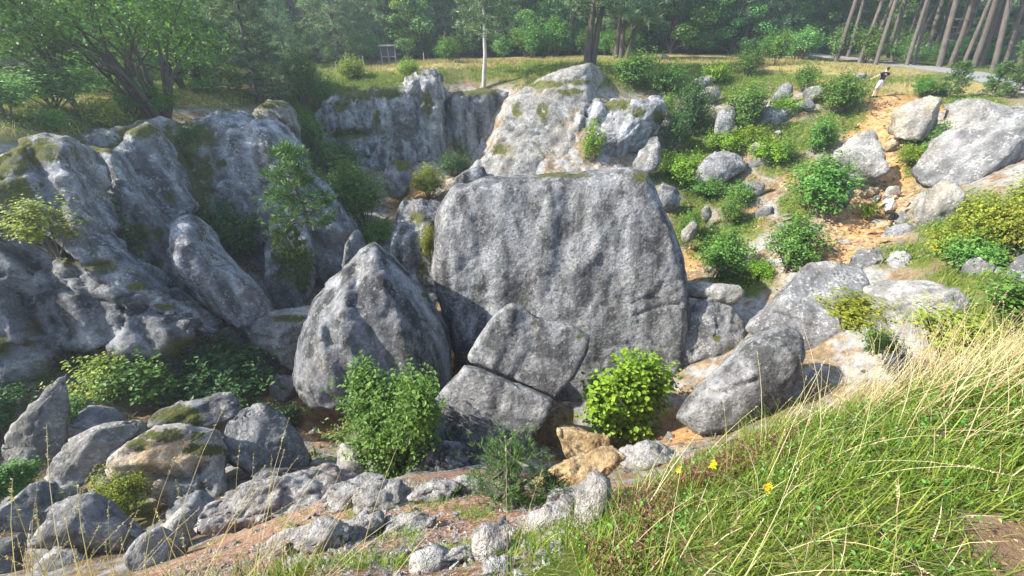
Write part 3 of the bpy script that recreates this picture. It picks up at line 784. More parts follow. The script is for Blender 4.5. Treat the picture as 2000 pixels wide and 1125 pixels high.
rock('rock_pillar', 'tall rounded pillar with pale lichen top leaning against the left cliff',
     [(330, 490), (327, 445), (340, 425), (362, 418), (382, 426), (408, 468), (438, 508), (480, 550), (510, 582), (528, 612), (510, 645), (470, 668), (425, 645), (385, 600), (352, 552), (338, 520)],
     13.0, 'rock_cliff', cat='boulder', lean=0.45, skew=0.3, front=1.0, back=1.2, inf=0.6, facets=2, flutes=0.06, rough=0.5, lump=0.2, crisp=True, broken=0.4, smooth=1, moss=[], strokes=[([(395, 470), (430, 560), (480, 640)], 14, 0.2), ([(410, 520), (440, 518)], 3, 0.15)])
rock('cliff', 'great pale smooth rock wall right of the mossy gully in the left cliff',
     [(348, 290), (352, 255), (385, 250), (415, 238), (440, 218), (480, 218), (520, 232), (565, 248), (585, 285), (608, 330), (640, 372), (680, 412), (699, 450), (692, 480), (678, 520), (672, 565), (640, 600), (560, 615), (520, 585), (480, 535), (430, 475), (398, 415), (385, 345), (365, 300)],
     19.8, 'rock_cliff', cat='cliff', lean=0.6, skew=0.18, front=2.0, back=2.5, inf=0.6, facets=2, flutes=0.10, rough=0.6, lump=0.3, crisp=True, broken=0.8, smooth=1, sgain=0.8, anchor=(530, 420),
     strokes=[([(500, 230), (530, 300), (590, 380), (640, 440)], 25, -0.7), ([(420, 260), (430, 340), (470, 440), (510, 520)], 16, 0.45), ([(480, 380), (500, 420), (495, 480)], 6, 0.5), ([(520, 560), (525, 500), (540, 470)], 14, 0.6), ([(560, 320), (600, 380)], 10, 0.3)],
     moss=[(375, 255, 40, 22), (365, 310, 20, 50), (395, 360, 22, 70), (460, 205, 40, 12), (430, 320, 12, 10), (490, 440, 14, 20), (400, 270, 30, 20)])
rock('rock_pillar', 'short grey buttress under the pine on the smooth left wall',
     [(520, 560), (526, 500), (530, 420), (538, 400), (552, 396), (575, 408), (600, 445), (612, 490), (615, 560), (590, 610), (550, 615)], 17.0, 'rock_cliff', cat='boulder', lean=0.45, front=0.9, back=2.0, inf=0.6, facets=4, moss=[(575, 505, 30, 22), (540, 480, 12, 20), (590, 560, 12, 20)])
rock('rock_ledge', 'layered rock ledge on the rim above the smooth left wall',
     [(490, 225), (500, 205), (540, 195), (572, 205), (582, 240), (588, 290), (570, 275), (540, 245), (510, 235)], 27.0, 'rock_pale', cat='rock', strata=0.2, facets=5, moss=[(530, 205, 40, 8), (545, 240, 14, 8)])
rock('cliff', 'dark mossy foot of the left cliff behind the ferns', [(60, 760), (90, 715), (150, 690), (250, 695), (350, 690), (410, 672), (420, 720), (400, 760), (350, 790), (250, 800), (150, 800)], 11.6, 'rock_ochre', lean=0.2, cat='cliff', front=0.3, back=1.5, moss=[(200, 720, 110, 60), (340, 720, 80, 60), (380, 690, 50, 25)], rough=1.4)
rock('cliff', 'dark rock in the shaded corner left of the tall pale slab', [(-150, 760), (-100, 745), (-20, 742), (40, 770), (30, 840), (-20, 890), (-150, 900)], 8.6, 'rock_streak', lean=0.2, cat='cliff', moss=[(0, 800, 60, 40)])

rock('cliff', 'dark mossy rock wall behind the ribs of the left cliff',
     [(90, 285), (150, 268), (240, 250), (330, 228), (352, 260), (365, 330), (400, 400), (440, 490), (525, 600), (470, 660), (380, 620), (300, 570), (210, 470), (140, 380)],
     17.6, 'rock_streak', cat='cliff', lean=0.5, skew=0.45, front=0.4, back=1.5, inf=0.9, facets=0, lump=0.5, broken=0.6, smooth=1, anchor=(290, 400), moss=[(330, 300, 60, 60), (380, 400, 50, 90), (260, 300, 60, 60), (430, 520, 60, 60), (200, 400, 60, 60)])
# back wall
rock('cliff', 'shaded back wall of the pit below the grassy brow', 
     [(608, 275), (618, 222), (640, 190), (690, 180), (740, 180), (780, 172), (815, 150), (840, 138), (862, 138), (868, 180), (866, 240), (872, 290), (868, 335), (830, 350), (780, 350), (720, 345), (665, 325), (625, 300)],
     35.0, 'rock_cliff', cat='cliff', lean=0.15, skew=0.40, front=1.6, back=4.0, inf=0.82, facets=1, flutes=0.22, rough=1.0, lump=0.25, broken=0.8, crisp=True, vox=0.16, smooth=1, sgain=0.45, top_moss=0.8,
     strokes=[([(820, 165), (818, 230), (815, 290)], 8, 0.8), ([(730, 185), (738, 220), (725, 265)], 7, -0.8), ([(650, 270), (690, 265), (730, 265), (780, 265)], 8, 0.7), ([(860, 150), (855, 230), (860, 300)], 12, -0.6), ([(775, 250), (800, 265), (785, 310)], 12, 0.7), ([(670, 290), (720, 300)], 8, -0.5)],
     moss=[(680, 262, 50, 12), (735, 235, 8, 20), (760, 180, 30, 12), (700, 185, 50, 12), (835, 200, 12, 30), (665, 205, 20, 14)])
rock('cliff', 'dark recessed back wall under the lone thin pine',
     [(874, 200), (900, 178), (945, 172), (990, 178), (1000, 215), (990, 260), (960, 300), (930, 325), (880, 330), (872, 280)], 36.6, 'rock_streak', cat='cliff', lean=0.1, skew=0.4, front=0.8, back=3.0, inf=0.85, facets=1, flutes=0.2, lump=0.4, moss=[(930, 178, 50, 10), (890, 300, 20, 30)])
rock('cliff', 'sunlit slanting pale rock face at the back of the pit',
     [(988, 205), (1010, 180), (1050, 158), (1100, 142), (1150, 132), (1200, 132), (1212, 144), (1190, 170), (1195, 190), (1170, 220), (1150, 250), (1145, 300), (1110, 375), (1020, 400), (930, 400), (895, 365), (940, 318), (965, 290), (978, 245)],
     32.0, 'rock_pale', cat='cliff', lean=1.0, skew=0.15, front=1.3, back=4.0, inf=0.85, facets=2, strata=0.05, rough=0.45, lump=0.2, broken=0.28, crisp=True, vox=0.15, smooth=1, sgain=0.22, anchor=(1060, 250),
     strokes=[([(1200, 135), (1120, 220), (1050, 330)], 8, 0.5), ([(1100, 150), (1040, 240), (990, 330)], 8, 0.45), ([(1030, 180), (1000, 250), (960, 320)], 7, 0.4), ([(1160, 180), (1100, 270), (1075, 345)], 10, -0.5)],
     moss=[(1070, 165, 40, 8), (1110, 180, 30, 8), (1060, 220, 12, 20), (980, 290, 20, 12), (1130, 160, 30, 6), (1010, 215, 10, 14)])
rock('cliff', 'grey bulging rock face behind the top of the huge boulder',
     [(1140, 215), (1165, 195), (1195, 188), (1240, 195), (1290, 190), (1298, 218), (1288, 255), (1290, 300), (1272, 335), (1230, 352), (1150, 355), (1120, 345), (1135, 290), (1140, 250)],
     30.0, 'rock_cliff', cat='cliff', lean=0.3, skew=0.1, front=1.5, back=3.5, inf=0.75, facets=4, rough=1.0, lump=0.25, broken=0.6, crisp=True, vox=0.15, smooth=1, sgain=0.4, strokes=[([(1160, 200), (1145, 260), (1130, 330)], 8, 0.9), ([(1240, 200), (1225, 260), (1190, 310)], 8, -0.5), ([(1260, 300), (1240, 330)], 6, 0.6), ([(1200, 270), (1260, 250)], 5, 0.35)],
     moss=[(1210, 205, 30, 12), (1245, 220, 18, 10), (1285, 230, 10, 14)])
rock('boulder', 'dark round rock at the foot of the slanting pale face', [(884, 372), (895, 345), (915, 330), (945, 325), (952, 355), (940, 378)], 27, 'rock_streak', cat='rock', facets=4)
rock('rock_pillar', 'small mossy rock stub among shrubs at the back of the pit floor', [(752, 385), (756, 340), (765, 318), (785, 312), (805, 320), (800, 360), (785, 385)], 26, 'rock', cat='rock', lean=0.2, moss=[(785, 318, 30, 14)])
rock('boulder', 'grey rock knob right of the bulging back face', [(1236, 330), (1245, 305), (1262, 296), (1275, 265), (1285, 275), (1290, 310), (1285, 335), (1255, 345)], 27, 'rock', cat='rock', facets=5)
for lab, ol, Y in [('pale rocks breaking through grass right of the thorny brow', [(1360, 190), (1375, 172), (1400, 168), (1410, 180), (1390, 200), (1368, 200)], 34.5),
                   ('angular rock bits on the dark brow below the far clearing', [(1350, 165), (1362, 152), (1385, 150), (1392, 160), (1375, 172), (1355, 172)], 36.0),
                   ('small grey rock in the thicket below the far clearing', [(1342, 215), (1352, 198), (1368, 202), (1366, 225), (1350, 230)], 33.5)]:
    rock('stone', lab, ol, Y, 'rock_pale', cat='rock', rough=1.5, facets=7)

# right slope
for lab, ol, Y, mt, kw in [
    ('flat topped grey block on the green slope right of the huge boulder', [(1350, 352), (1362, 330), (1380, 308), (1400, 297), (1440, 295), (1462, 308), (1458, 328), (1440, 345), (1410, 356), (1370, 365)], 26.5, 'rock', dict(lean=0.9)),
    ('grey block peeping over the right shoulder of the huge boulder', [(1284, 395), (1285, 365), (1300, 357), (1330, 360), (1334, 375), (1322, 400), (1305, 415)], 24.5, 'rock', {}),
    ('large grey rock in the upper middle of the right slope', [(1474, 248), (1480, 222), (1500, 208), (1530, 212), (1555, 225), (1545, 242), (1520, 255), (1495, 262)], 30.0, 'rock', {}),
    ('pale oval rock high on the right slope below the rim bush', [(1508, 195), (1515, 178), (1530, 163), (1550, 166), (1552, 180), (1535, 192), (1518, 202)], 31.5, 'rock', {}),
    ('grey rock tucked left of the big round bush near the standing person', [(1568, 190), (1575, 175), (1592, 168), (1610, 172), (1612, 186), (1595, 198), (1575, 200)], 31.0, 'rock', {}),
    ('low flat rock just under the pair of pale rocks on the upper slope', [(1548, 210), (1560, 197), (1585, 196), (1594, 206), (1575, 215), (1556, 216)], 30.0, 'rock', {}),
    ('tall tilted pale boulder left of the ochre gully', [(1632, 275), (1640, 256), (1665, 250), (1700, 254), (1706, 280), (1708, 310), (1725, 330), (1735, 355), (1715, 365), (1690, 352), (1668, 330), (1650, 300)], 22.5, 'rock_pale', dict(lean=0.45)),
    ('large pale boulder hiding the child beside the ochre gully', [(1750, 240), (1752, 205), (1768, 190), (1800, 184), (1840, 190), (1852, 205), (1842, 235), (1820, 262), (1790, 275), (1765, 268)], 24.3, 'rock_pale', dict(lean=0.4)),
    ('massive undercut boulder at the right edge of the slope', [(1816, 300), (1818, 275), (1840, 262), (1880, 245), (1930, 230), (1990, 215), (2060, 200), (2100, 260), (2080, 300), (2010, 310), (1980, 335), (1930, 355), (1880, 362), (1840, 350), (1822, 330)], 19.5, 'rock', dict(lean=1.0, front=1.2, back=3.0)),
    ('upright block with a pale top below the massive undercut boulder', [(1808, 450), (1810, 420), (1818, 380), (1825, 356), (1855, 352), (1886, 366), (1888, 390), (1870, 420), (1855, 455), (1830, 462)], 17.0, 'rock_pale', dict(lean=0.3)),
    ('rough grey rock left of the ochre hollow', [(1625, 392), (1628, 365), (1645, 352), (1665, 358), (1672, 375), (1662, 398), (1640, 402)], 20.5, 'rock', {}),
    ('flat grey slab at the feet of the climbing person', [(1718, 470), (1730, 448), (1760, 436), (1800, 440), (1815, 456), (1790, 470), (1750, 478)], 16.8, 'rock', dict(lean=1.2)),
    ('sloping slab between the climbing person and the upright block', [(1785, 435), (1790, 405), (1805, 385), (1822, 390), (1818, 425), (1805, 445)], 17.6, 'rock_pale', {}),
    ('grey stone left of the tall shrub on the right slope', [(1475, 425), (1482, 408), (1505, 402), (1520, 412), (1516, 432), (1495, 440)], 22, 'rock', {}),
    ('grey stone above the ochre patch in mid slope', [(1445, 378), (1455, 360), (1475, 354), (1495, 362), (1490, 382), (1468, 392)], 24, 'rock', {}),
    ('slim tilted rock left of a leafy bush in mid slope', [(1392, 275), (1398, 240), (1412, 210), (1430, 205), (1438, 222), (1428, 250), (1412, 280)], 30.0, 'rock', dict(lean=0.4)),
    ('round white stone on the ochre terrace', [(1628, 490), (1632, 472), (1648, 466), (1660, 475), (1658, 492), (1642, 498)], 16.4, 'rock_pale', {}),
    ('pale stone in the grass right of the huge boulder', [(1367, 432), (1370, 412), (1382, 402), (1392, 412), (1388, 428), (1375, 436)], 22.8, 'rock_pale', {}),
    ('whitish stone half grown over at the edge of the huge boulder', [(1330, 470), (1334, 442), (1348, 432), (1364, 444), (1360, 465), (1345, 474)], 21.0, 'rock_pale', {}),
    ('pointed grey rock behind the wide dome rock on the right', [(1655, 525), (1672, 502), (1700, 486), (1718, 492), (1722, 515), (1712, 540), (1680, 545)], 14.5, 'rock', {}),
    ('grey rock with a grass tuft beside it behind the wide dome rock', [(1722, 540), (1735, 515), (1748, 492), (1775, 490), (1788, 505), (1770, 530), (1745, 548)], 13.8, 'rock', {}),
    ('small rock ledge left of the mid slope bush', [(1465, 290), (1480, 278), (1498, 282), (1495, 296), (1475, 302)], 27.5, 'rock_pale', {}),
    ('broken rock beside the flat topped block', [(1455, 330), (1470, 312), (1500, 305), (1520, 318), (1505, 335), (1475, 342)], 26.5, 'rock_pale', {}),
    ('orange stone at the top of the ochre hollow', [(1680, 378), (1690, 366), (1712, 366), (1718, 378), (1702, 388), (1684, 388)], 20.6, 'rock_ochre', {}),
    ('tan boulder behind the climbing person', [(1725, 385), (1732, 368), (1752, 364), (1760, 378), (1748, 390), (1730, 392)], 20.6, 'rock_pale', {}),
    ('ochre block under the climbing person', [(1708, 445), (1716, 430), (1735, 432), (1738, 445), (1722, 452)], 18.4, 'rock_ochre', {}),
    ('brownish flat stone below the child', [(1722, 286), (1735, 276), (1752, 278), (1754, 288), (1738, 294), (1724, 294)], 24.4, 'rock_ochre', {}),
    ('rock shelf rising behind the massive undercut boulder', [(1840, 250), (1850, 225), (1880, 208), (1940, 200), (2000, 195), (2040, 205), (2000, 225), (1930, 240), (1870, 262)], 23.5, 'rock_pale', dict(lean=2.0)),
    ('low grey rock behind the small pine on the right rim', [(1820, 182), (1830, 172), (1845, 170), (1850, 180), (1835, 188)], 29.0, 'rock', {}),
    ('broad white worn rock patch near the standing person', [(1665, 150), (1680, 143), (1692, 146), (1690, 155), (1672, 158)], 33.5, 'rock_pale', {}),
    ]:
    rock('boulder', lab, ol, Y, mt, rough=1.0, strata=0.04, block=True, **kw)

# right-middle group
rock('boulder', 'wide smooth dome rock on the right with a pale crest', [(1458, 640), (1475, 620), (1502, 600), (1540, 555), (1570, 522), (1592, 508), (1650, 510), (1698, 520), (1702, 560), (1698, 610), (1688, 645), (1640, 690), (1590, 710), (1540, 680), (1490, 660)],
     11.6, 'rock', lean=0.75, front=1.0, back=2.2, facets=4, rough=0.5, flutes=0.06, broken=0.15, strokes=[([(1500, 603), (1550, 622), (1600, 640)], 4, 0.15), ([(1655, 520), (1680, 580), (1660, 650)], 16, 0.2)])
rock('boulder', 'long pale rock behind the tall dry grass on the right', [(1700, 545), (1750, 536), (1800, 542), (1870, 556), (1940, 595), (1990, 650), (1960, 740), (1860, 760), (1740, 740), (1715, 680), (1725, 620), (1705, 590)],
     8.9, 'rock_pale', lean=0.9, front=0.8, back=2.0, facets=4, rough=0.8)
rock('boulder', 'small blue-grey rock in shade between the dome rock and the long pale rock', [(1688, 650), (1692, 600), (1702, 582), (1722, 588), (1738, 625), (1735, 660), (1710, 670)], 10.8, 'rock_streak', facets=3, rough=0.5)
rock('boulder', 'long humped rock like a whale behind the dry herbs', [(1322, 815), (1338, 790), (1365, 755), (1395, 730), (1430, 690), (1470, 655), (1510, 637), (1540, 636), (1566, 652), (1572, 690), (1555, 740), (1520, 790), (1450, 840), (1370, 850)],
     8.3, 'rock_big', lean=0.85, front=0.8, back=1.3, inf=0.55, facets=3, rough=0.5, broken=0.1, strokes=[([(1370, 775), (1420, 765), (1480, 740)], 5, 0.12)])
rock('boulder', 'rough shaded boulder right of the huge boulder', [(1335, 720), (1330, 660), (1336, 610), (1360, 590), (1400, 584), (1430, 600), (1455, 635), (1465, 665), (1440, 700), (1400, 735), (1360, 745)], 12.6, 'rock', lean=0.3, facets=7, rough=1.3, moss=[(1425, 685, 18, 10), (1400, 660, 10, 8)])
rock('rock_slab', 'thin pale slab lying on the shaded boulder', [(1335, 575), (1340, 555), (1390, 558), (1440, 560), (1452, 572), (1440, 592), (1410, 590), (1370, 580)], 13.6, 'rock_pale', lean=1.2, facets=4, cat='rock')
rock('boulder', 'dark rock deep in the gap beside the bright green hazel', [(1270, 800), (1300, 760), (1335, 735), (1360, 740), (1340, 790), (1310, 830), (1275, 830)], 11.2, 'rock_streak', cat='rock')
for lab, ol, Y in [('grey rock half hidden by brambles at the right edge', [(1970, 560), (1972, 525), (1990, 505), (2030, 500), (2050, 550), (2020, 590), (1985, 590)], 9.6),
                   ('rounded rock in the brambles left of the right edge', [(1880, 540), (1885, 515), (1905, 500), (1935, 505), (1945, 530), (1925, 555), (1895, 560)], 11.4),
                   ('knobbly rock in the brambles above the long pale rock', [(1930, 555), (1938, 532), (1958, 525), (1975, 540), (1972, 565), (1948, 575)], 10.4)]:
    rock('boulder', lab, ol, Y, 'rock', rough=1.2)

# lower-left group
for lab, ol, Y, mt, kw in [
    ('tall pale slab standing at the lower left', [(18, 918), (28, 870), (50, 808), (75, 770), (98, 745), (122, 738), (136, 750), (138, 790), (132, 835), (105, 885), (72, 925)], 7.0, 'rock_pale', dict(lean=0.5, facets=8)),
    ('wedge of pale rock leaning right of the tall slab at the lower left', [(70, 955), (85, 915), (125, 872), (185, 838), (240, 812), (262, 806), (270, 818), (245, 850), (222, 880), (185, 938), (130, 958)], 6.3, 'rock_pale', dict(lean=0.8, facets=8)),
    ('small grey rock between the pale wedge and the flat platform', [(150, 845), (155, 815), (178, 790), (205, 800), (240, 810), (225, 830), (190, 842)], 7.6, 'rock', {}),
    ('broken rock under the tip of the pale wedge', [(225, 870), (250, 830), (275, 818), (290, 840), (280, 865), (250, 885)], 7.0, 'rock_pale', {}),
    ('grey pointed boulder right of the trodden platform', [(424, 838), (432, 818), (455, 808), (492, 810), (530, 835), (580, 885), (622, 922), (570, 926), (500, 915), (452, 900), (434, 870)], 7.6, 'rock', dict(lean=0.6, facets=5)),
    ('dark rock underneath the grey pointed boulder', [(480, 925), (520, 912), (580, 918), (612, 935), (570, 950), (510, 952), (482, 945)], 6.7, 'rock_streak', {}),
    ('low mossy rock behind the trodden platform', [(285, 825), (300, 800), (340, 785), (400, 780), (455, 788), (472, 805), (440, 822), (380, 836), (310, 838)], 8.6, 'rock', dict(lean=1.5, moss=[(345, 812, 60, 20)])),
    ('grey rock slab at the very left below the leafy shrub', [(-30, 1030), (-20, 985), (20, 965), (90, 958), (140, 985), (120, 1010), (60, 1040), (10, 1050)], 4.9, 'rock', dict(lean=1.2)),
    ('flat pale rock lying below the pale wedge', [(58, 985), (75, 962), (120, 952), (165, 955), (180, 968), (150, 990), (100, 1000)], 5.5, 'rock_pale', dict(lean=1.4)),
    ('big broken block at the lower left behind the grass stalks', [(55, 1080), (60, 1020), (95, 992), (150, 985), (185, 968), (215, 978), (250, 1010), (285, 1040), (300, 1080), (230, 1110), (130, 1120)], 4.4, 'rock', dict(lean=0.8, facets=9)),
    ('grey rock piece low left in the grass stalks', [(240, 1090), (270, 1050), (310, 1040), (350, 1060), (380, 1100), (330, 1130), (260, 1130)], 3.7, 'rock', dict(lean=0.8)),
    ('long pale rough rock at the bottom left of the debris slope', [(385, 1035), (390, 1000), (410, 978), (445, 962), (500, 952), (560, 945), (620, 930), (670, 926), (705, 945), (690, 975), (620, 1000), (560, 1015), (510, 1050), (440, 1065)], 4.3, 'rock_white', dict(lean=1.0, rough=1.5, facets=7)),
    ('pale stub rock left of the dense green shrub', [(660, 930), (664, 885), (680, 862), (700, 870), (715, 905), (722, 945), (690, 955)], 6.8, 'rock_pale', {}),
    ('dark rock carrying the foot of the leaning slab', [(790, 930), (800, 885), (830, 868), (880, 868), (925, 880), (940, 910), (932, 945), (880, 965), (820, 958)], 6.9, 'rock_streak', dict(lean=0.4)),
    ('low tan rock right of the pine seedling', [(1035, 945), (1060, 930), (1110, 905), (1160, 884), (1205, 880), (1225, 895), (1190, 930), (1140, 965), (1080, 985), (1045, 975)], None, 'rock_ochre', dict(lean=0.9)),
    ('brown rock under the bright green hazel', [(1085, 880), (1088, 845), (1105, 825), (1150, 845), (1190, 850), (1195, 880), (1150, 900), (1105, 905)], 8.2, 'rock_ochre', {}),
    ('brown rock in the shadow under the leaning slab', [(1040, 880), (1060, 840), (1090, 800), (1110, 790), (1120, 830), (1105, 880), (1070, 905)], 9.2, 'rock_ochre', {}),
    ('jagged white rock at the edge of the grassy hump', [(1125, 1040), (1140, 985), (1165, 945), (1185, 930), (1192, 950), (1180, 990), (1160, 1030)], None, 'rock_white', {}),
    ('white rock crest under the reddish herbs', [(1200, 900), (1230, 885), (1270, 872), (1310, 868), (1330, 880), (1290, 905), (1240, 925), (1205, 922)], None, 'rock_white', {}),
    ('white jagged rock in the middle of the debris slope', [(935, 1060), (945, 1035), (975, 1022), (992, 1040), (988, 1075), (960, 1100), (940, 1090)], None, 'rock_white', {}),
    ('pale crusted rock shelf left of the debris slope', [(630, 975), (650, 948), (700, 935), (750, 945), (755, 970), (700, 990), (650, 995)], None, 'rock_white', dict(lean=1.5)),
    ('pale rock face at the right of the debris slope', [(1020, 1020), (1040, 995), (1090, 980), (1130, 985), (1120, 1020), (1060, 1040)], None, 'rock_white', dict(lean=1.3)),
    ('weathered white rock low on the debris slope', [(560, 1060), (600, 1030), (650, 1020), (690, 1035), (680, 1065), (620, 1085), (575, 1085)], None, 'rock_white', dict(lean=1.2)),
    ('broken pale ledge left of the long rough rock', [(300, 1075), (305, 1030), (330, 1000), (365, 1005), (392, 1030), (385, 1070), (345, 1095)], 4.3, 'rock_pale', {}),
    ('dark block wedged under the trodden platform', [(330, 1020), (335, 975), (370, 960), (420, 975), (430, 1010), (395, 1040), (350, 1045)], 5.4, 'rock_streak', {}),
    ('flat pale ledge between wedge and platform', [(178, 955), (190, 925), (215, 905), (245, 915), (255, 945), (225, 965)], 6.0, 'rock_pale', {}),
    ('pale chunk at the bottom left below the big broken block', [(60, 1125), (75, 1085), (120, 1075), (170, 1090), (190, 1125), (130, 1150)], 3.9, 'rock_pale', {}),
    ('grey chunk at the bottom left corner', [(-40, 1110), (-30, 1060), (20, 1040), (55, 1060), (60, 1105), (10, 1140)], 4.1, 'rock', {}),
    ('jagged white crust right of the long rough rock', [(690, 985), (700, 955), (735, 940), (785, 945), (810, 965), (780, 990), (730, 1000)], None, 'rock_white', {}),
    ('white crust above the reddish scree', [(800, 975), (815, 950), (850, 940), (895, 950), (900, 970), (860, 985)], None, 'rock_white', {}),
    ('small white ledge left on the debris slope', [(520, 1085), (530, 1055), (565, 1040), (600, 1050), (595, 1080), (555, 1100)], None, 'rock_white', {}),
    ('white ledge piece in the middle left of the scree', [(640, 1050), (655, 1020), (700, 1005), (745, 1015), (740, 1045), (690, 1062)], None, 'rock_white', {}),
    ('flat white ledge at the top of the scree', [(745, 1030), (770, 1005), (820, 1000), (850, 1015), (830, 1035), (780, 1042)], None, 'rock_white', dict(lean=1.6)),
    ('white lump low in the middle of the scree', [(800, 1105), (815, 1085), (850, 1078), (875, 1095), (865, 1118), (825, 1122)], None, 'rock_white', {}),
    ('white block right in the scree above the bottom edge', [(935, 1115), (945, 1090), (975, 1085), (995, 1100), (985, 1125), (955, 1130)], None, 'rock_white', {}),
    ('crusted white ledge left of the pine seedling', [(880, 960), (895, 935), (925, 930), (940, 950), (925, 972)], None, 'rock_white', {}),
    ('white flat ledge below the tan rock', [(1060, 1000), (1080, 965), (1125, 950), (1150, 965), (1120, 990)], None, 'rock_white', dict(lean=1.4)),
    ('pale grey boulder left of the pyramid boulder foot', [(528, 790), (540, 745), (560, 725), (585, 735), (590, 775), (570, 800), (540, 805)], 11.2, 'rock_pale', {}),
    ]:
    kw = dict(kw); kw.setdefault('rough', 1.0); kw.setdefault('block', True)
    if mt == 'rock_white': kw['rough'] = 2.4
    rock('boulder', lab, ol, Y, mt, **kw)
M['rock_soil'] = rock_material('soil_topped_limestone', (0.22, 0.22, 0.22), (0.42, 0.415, 0.40), 0.25, 0.4, warm=(0.46, 0.33, 0.18), warm_amt=0.9)
rock('boulder', 'flat rock platform with a trodden sandy grassy top at the lower left', [(212, 920), (222, 880), (260, 855), (300, 838), (360, 830), (425, 838), (440, 870), (436, 905), (440, 945), (425, 985), (375, 1015), (345, 985), (300, 950), (240, 945)], 6.6, 'rock_soil', lean=1.0, front=0.55, back=0.8, inf=0.92, facets=3, block=False, smooth=1, broken=0.6, lump=0.4,
     moss=[(330, 850, 60, 14), (400, 880, 40, 12), (270, 870, 30, 14)], soil=[(325, 895, 60, 28), (360, 880, 40, 20)], strokes=[([(385, 905), (395, 960), (400, 1010)], 4, 0.2), ([(300, 925), (370, 930), (400, 900)], 6, 0.25)])

# loose stones on the debris slope and the floor
protos = []
for k in range(7):
    me, _ = rock_mesh('stone', [(980 + 22 * math.cos(a) * (1 + 0.3 * math.sin(3 * a + k)), 560 + 16 * math.sin(a) * (1 + 0.25 * math.cos(2 * a + 2 * k))) for a in np.linspace(0, 6.28, 11)[:-1]], 10.0, rough=1.2, block=True, vox=0.035)
    me.materials.clear(); me.materials.append(M['rock_white'])
    co = np.array([v.co for v in me.vertices]); ext = np.ptp(co, axis=0).max()
    me.vertices.foreach_set('co', (co / ext).astype(np.float32).ravel()); me.update()
    protos.append(me)
srng = np.random.default_rng(5)
def scatter_stones(n, boxes, smin, smax, label, group, mats, name='stone'):
    for i in range(n):
        bx = boxes[srng.integers(len(boxes))]
        for _ in range(30):
            px = srng.uniform(bx[0], bx[2]); py = srng.uniform(bx[1], bx[3])
            p = hit(px, py)
            break
        s = smin * (smax / smin) ** (srng.random() ** 1.8)
        o = obj(name, protos[srng.integers(7)], M[mats[srng.integers(len(mats))]], None, (p[0], p[1], p[2] - 0.22 * s))
        o.scale = (s * srng.uniform(.8, 1.3), s * srng.uniform(.8, 1.3), s * srng.uniform(.55, 1.0))
        o.rotation_euler = (srng.uniform(-.5, .5), srng.uniform(-.5, .5), srng.uniform(0, 6.28))
        tag(o, label, 'stone', group)
scatter_stones(75, [(560, 960, 1090, 1115), (700, 980, 1000, 1100)], 0.03, 0.22, 'small pale limestone fragment on the reddish debris slope', 'fragments on the debris slope', ['rock_white', 'rock_pale', 'rock_white', 'rock_ochre'])
scatter_stones(40, [(590, 800, 690, 900), (540, 760, 640, 860)], 0.08, 0.4, 'loose stone on the sandy pit floor left of the dense shrub', 'stones on the pit floor', ['rock_pale', 'rock', 'rock_ochre'])
scatter_stones(60, [(1420, 330, 1720, 500), (1620, 390, 1760, 500), (1560, 280, 1720, 420), (1440, 250, 1560, 330)], 0.15, 0.8, 'loose stone on the ochre slope at the right', 'stones on the ochre slope', ['rock_pale', 'rock', 'rock_ochre', 'rock_pale'])
scatter_stones(26, [(1680, 340, 1790, 400), (1700, 380, 1790, 470)], 0.3, 1.1, 'tan stone in the ochre gully around the climbing person', 'stones in the ochre gully', ['rock_ochre', 'rock_pale'])
scatter_stones(26, [(0, 960, 380, 1080), (400, 1000, 620, 1090)], 0.08, 0.4, 'grey stone among the rocks at the lower left', 'stones among the lower left rocks', ['rock', 'rock_pale'])

scatter_stones(22, [(1240, 845, 1420, 880), (1300, 800, 1400, 870), (1560, 700, 1800, 740)], 0.1, 0.45, 'grey stone in the hollow behind the grassy hump', 'stones behind the hump', ['rock', 'rock_streak', 'rock_pale'])
# fine scree: crumbs too small to count
def crumbs(label, P, smin, smax, mat, rng):
    n = len(P); s_ = smin * (smax / smin) ** (rng.random(n) ** 2)
    T = np.array([[1, 1, 1], [-1, -1, 1], [-1, 1, -1], [1, -1, -1]], float) * 0.5
    ang = rng.uniform(0, 6.28, n); c_, q_ = np.cos(ang), np.sin(ang)
    V = T[None] * (1 + 0.5 * rng.normal(size=(n, 4, 3)))
    V = np.stack([V[:, :, 0] * c_[:, None] - V[:, :, 1] * q_[:, None], V[:, :, 0] * q_[:, None] + V[:, :, 1] * c_[:, None], V[:, :, 2] * 0.6], 2)
    V = V * s_[:, None, None] + P[:, None, :]
    base = (np.arange(n) * 4)[:, None]
    F = np.concatenate([base + np.array([f]) for f in ([0, 1, 2], [0, 3, 1], [0, 2, 3], [1, 3, 2])])
    me = mesh_arrays('scree', V.reshape(-1, 3), F, False, {'tone': np.repeat(rng.random(n), 4), 'streak': np.full(n * 4, 0.5), 'warm': np.repeat(rng.random(n) ** 2, 4), 'moss': np.zeros(n * 4)})
    tag(obj('scree', me, M[mat]), label, 'scree', kind='stuff')
xs = srng.uniform(-3.6, 1.1, 30000); ys = srng.uniform(1.0, 4.6, 30000)
Pq = np.stack([xs, ys, hz(xs, ys)], 1)
Pq = Pq[(fbm(Pq * 1.1, 3, 88) > -0.08) & (Pq[:, 2] < -2.2)][:11000]
crumbs('fine pale and reddish scree on the debris slope', Pq, 0.008, 0.05, 'rock_white', srng)
xs = srng.uniform(1.3, 3.2, 900); ys = srng.uniform(0.3, 1.1, 900)
crumbs('grit on the brown path', np.stack([xs, ys, hz(xs, ys)], 1), 0.002, 0.009, 'rock_ochre', srng)
xs = srng.uniform(6, 26, 9000); ys = srng.uniform(13, 30, 9000); Pq = np.stack([xs, ys, hz(xs, ys)], 1); pq, _ = project(Pq)
Pq = Pq[(blobs(pq, OCHRE) > 0.3)]
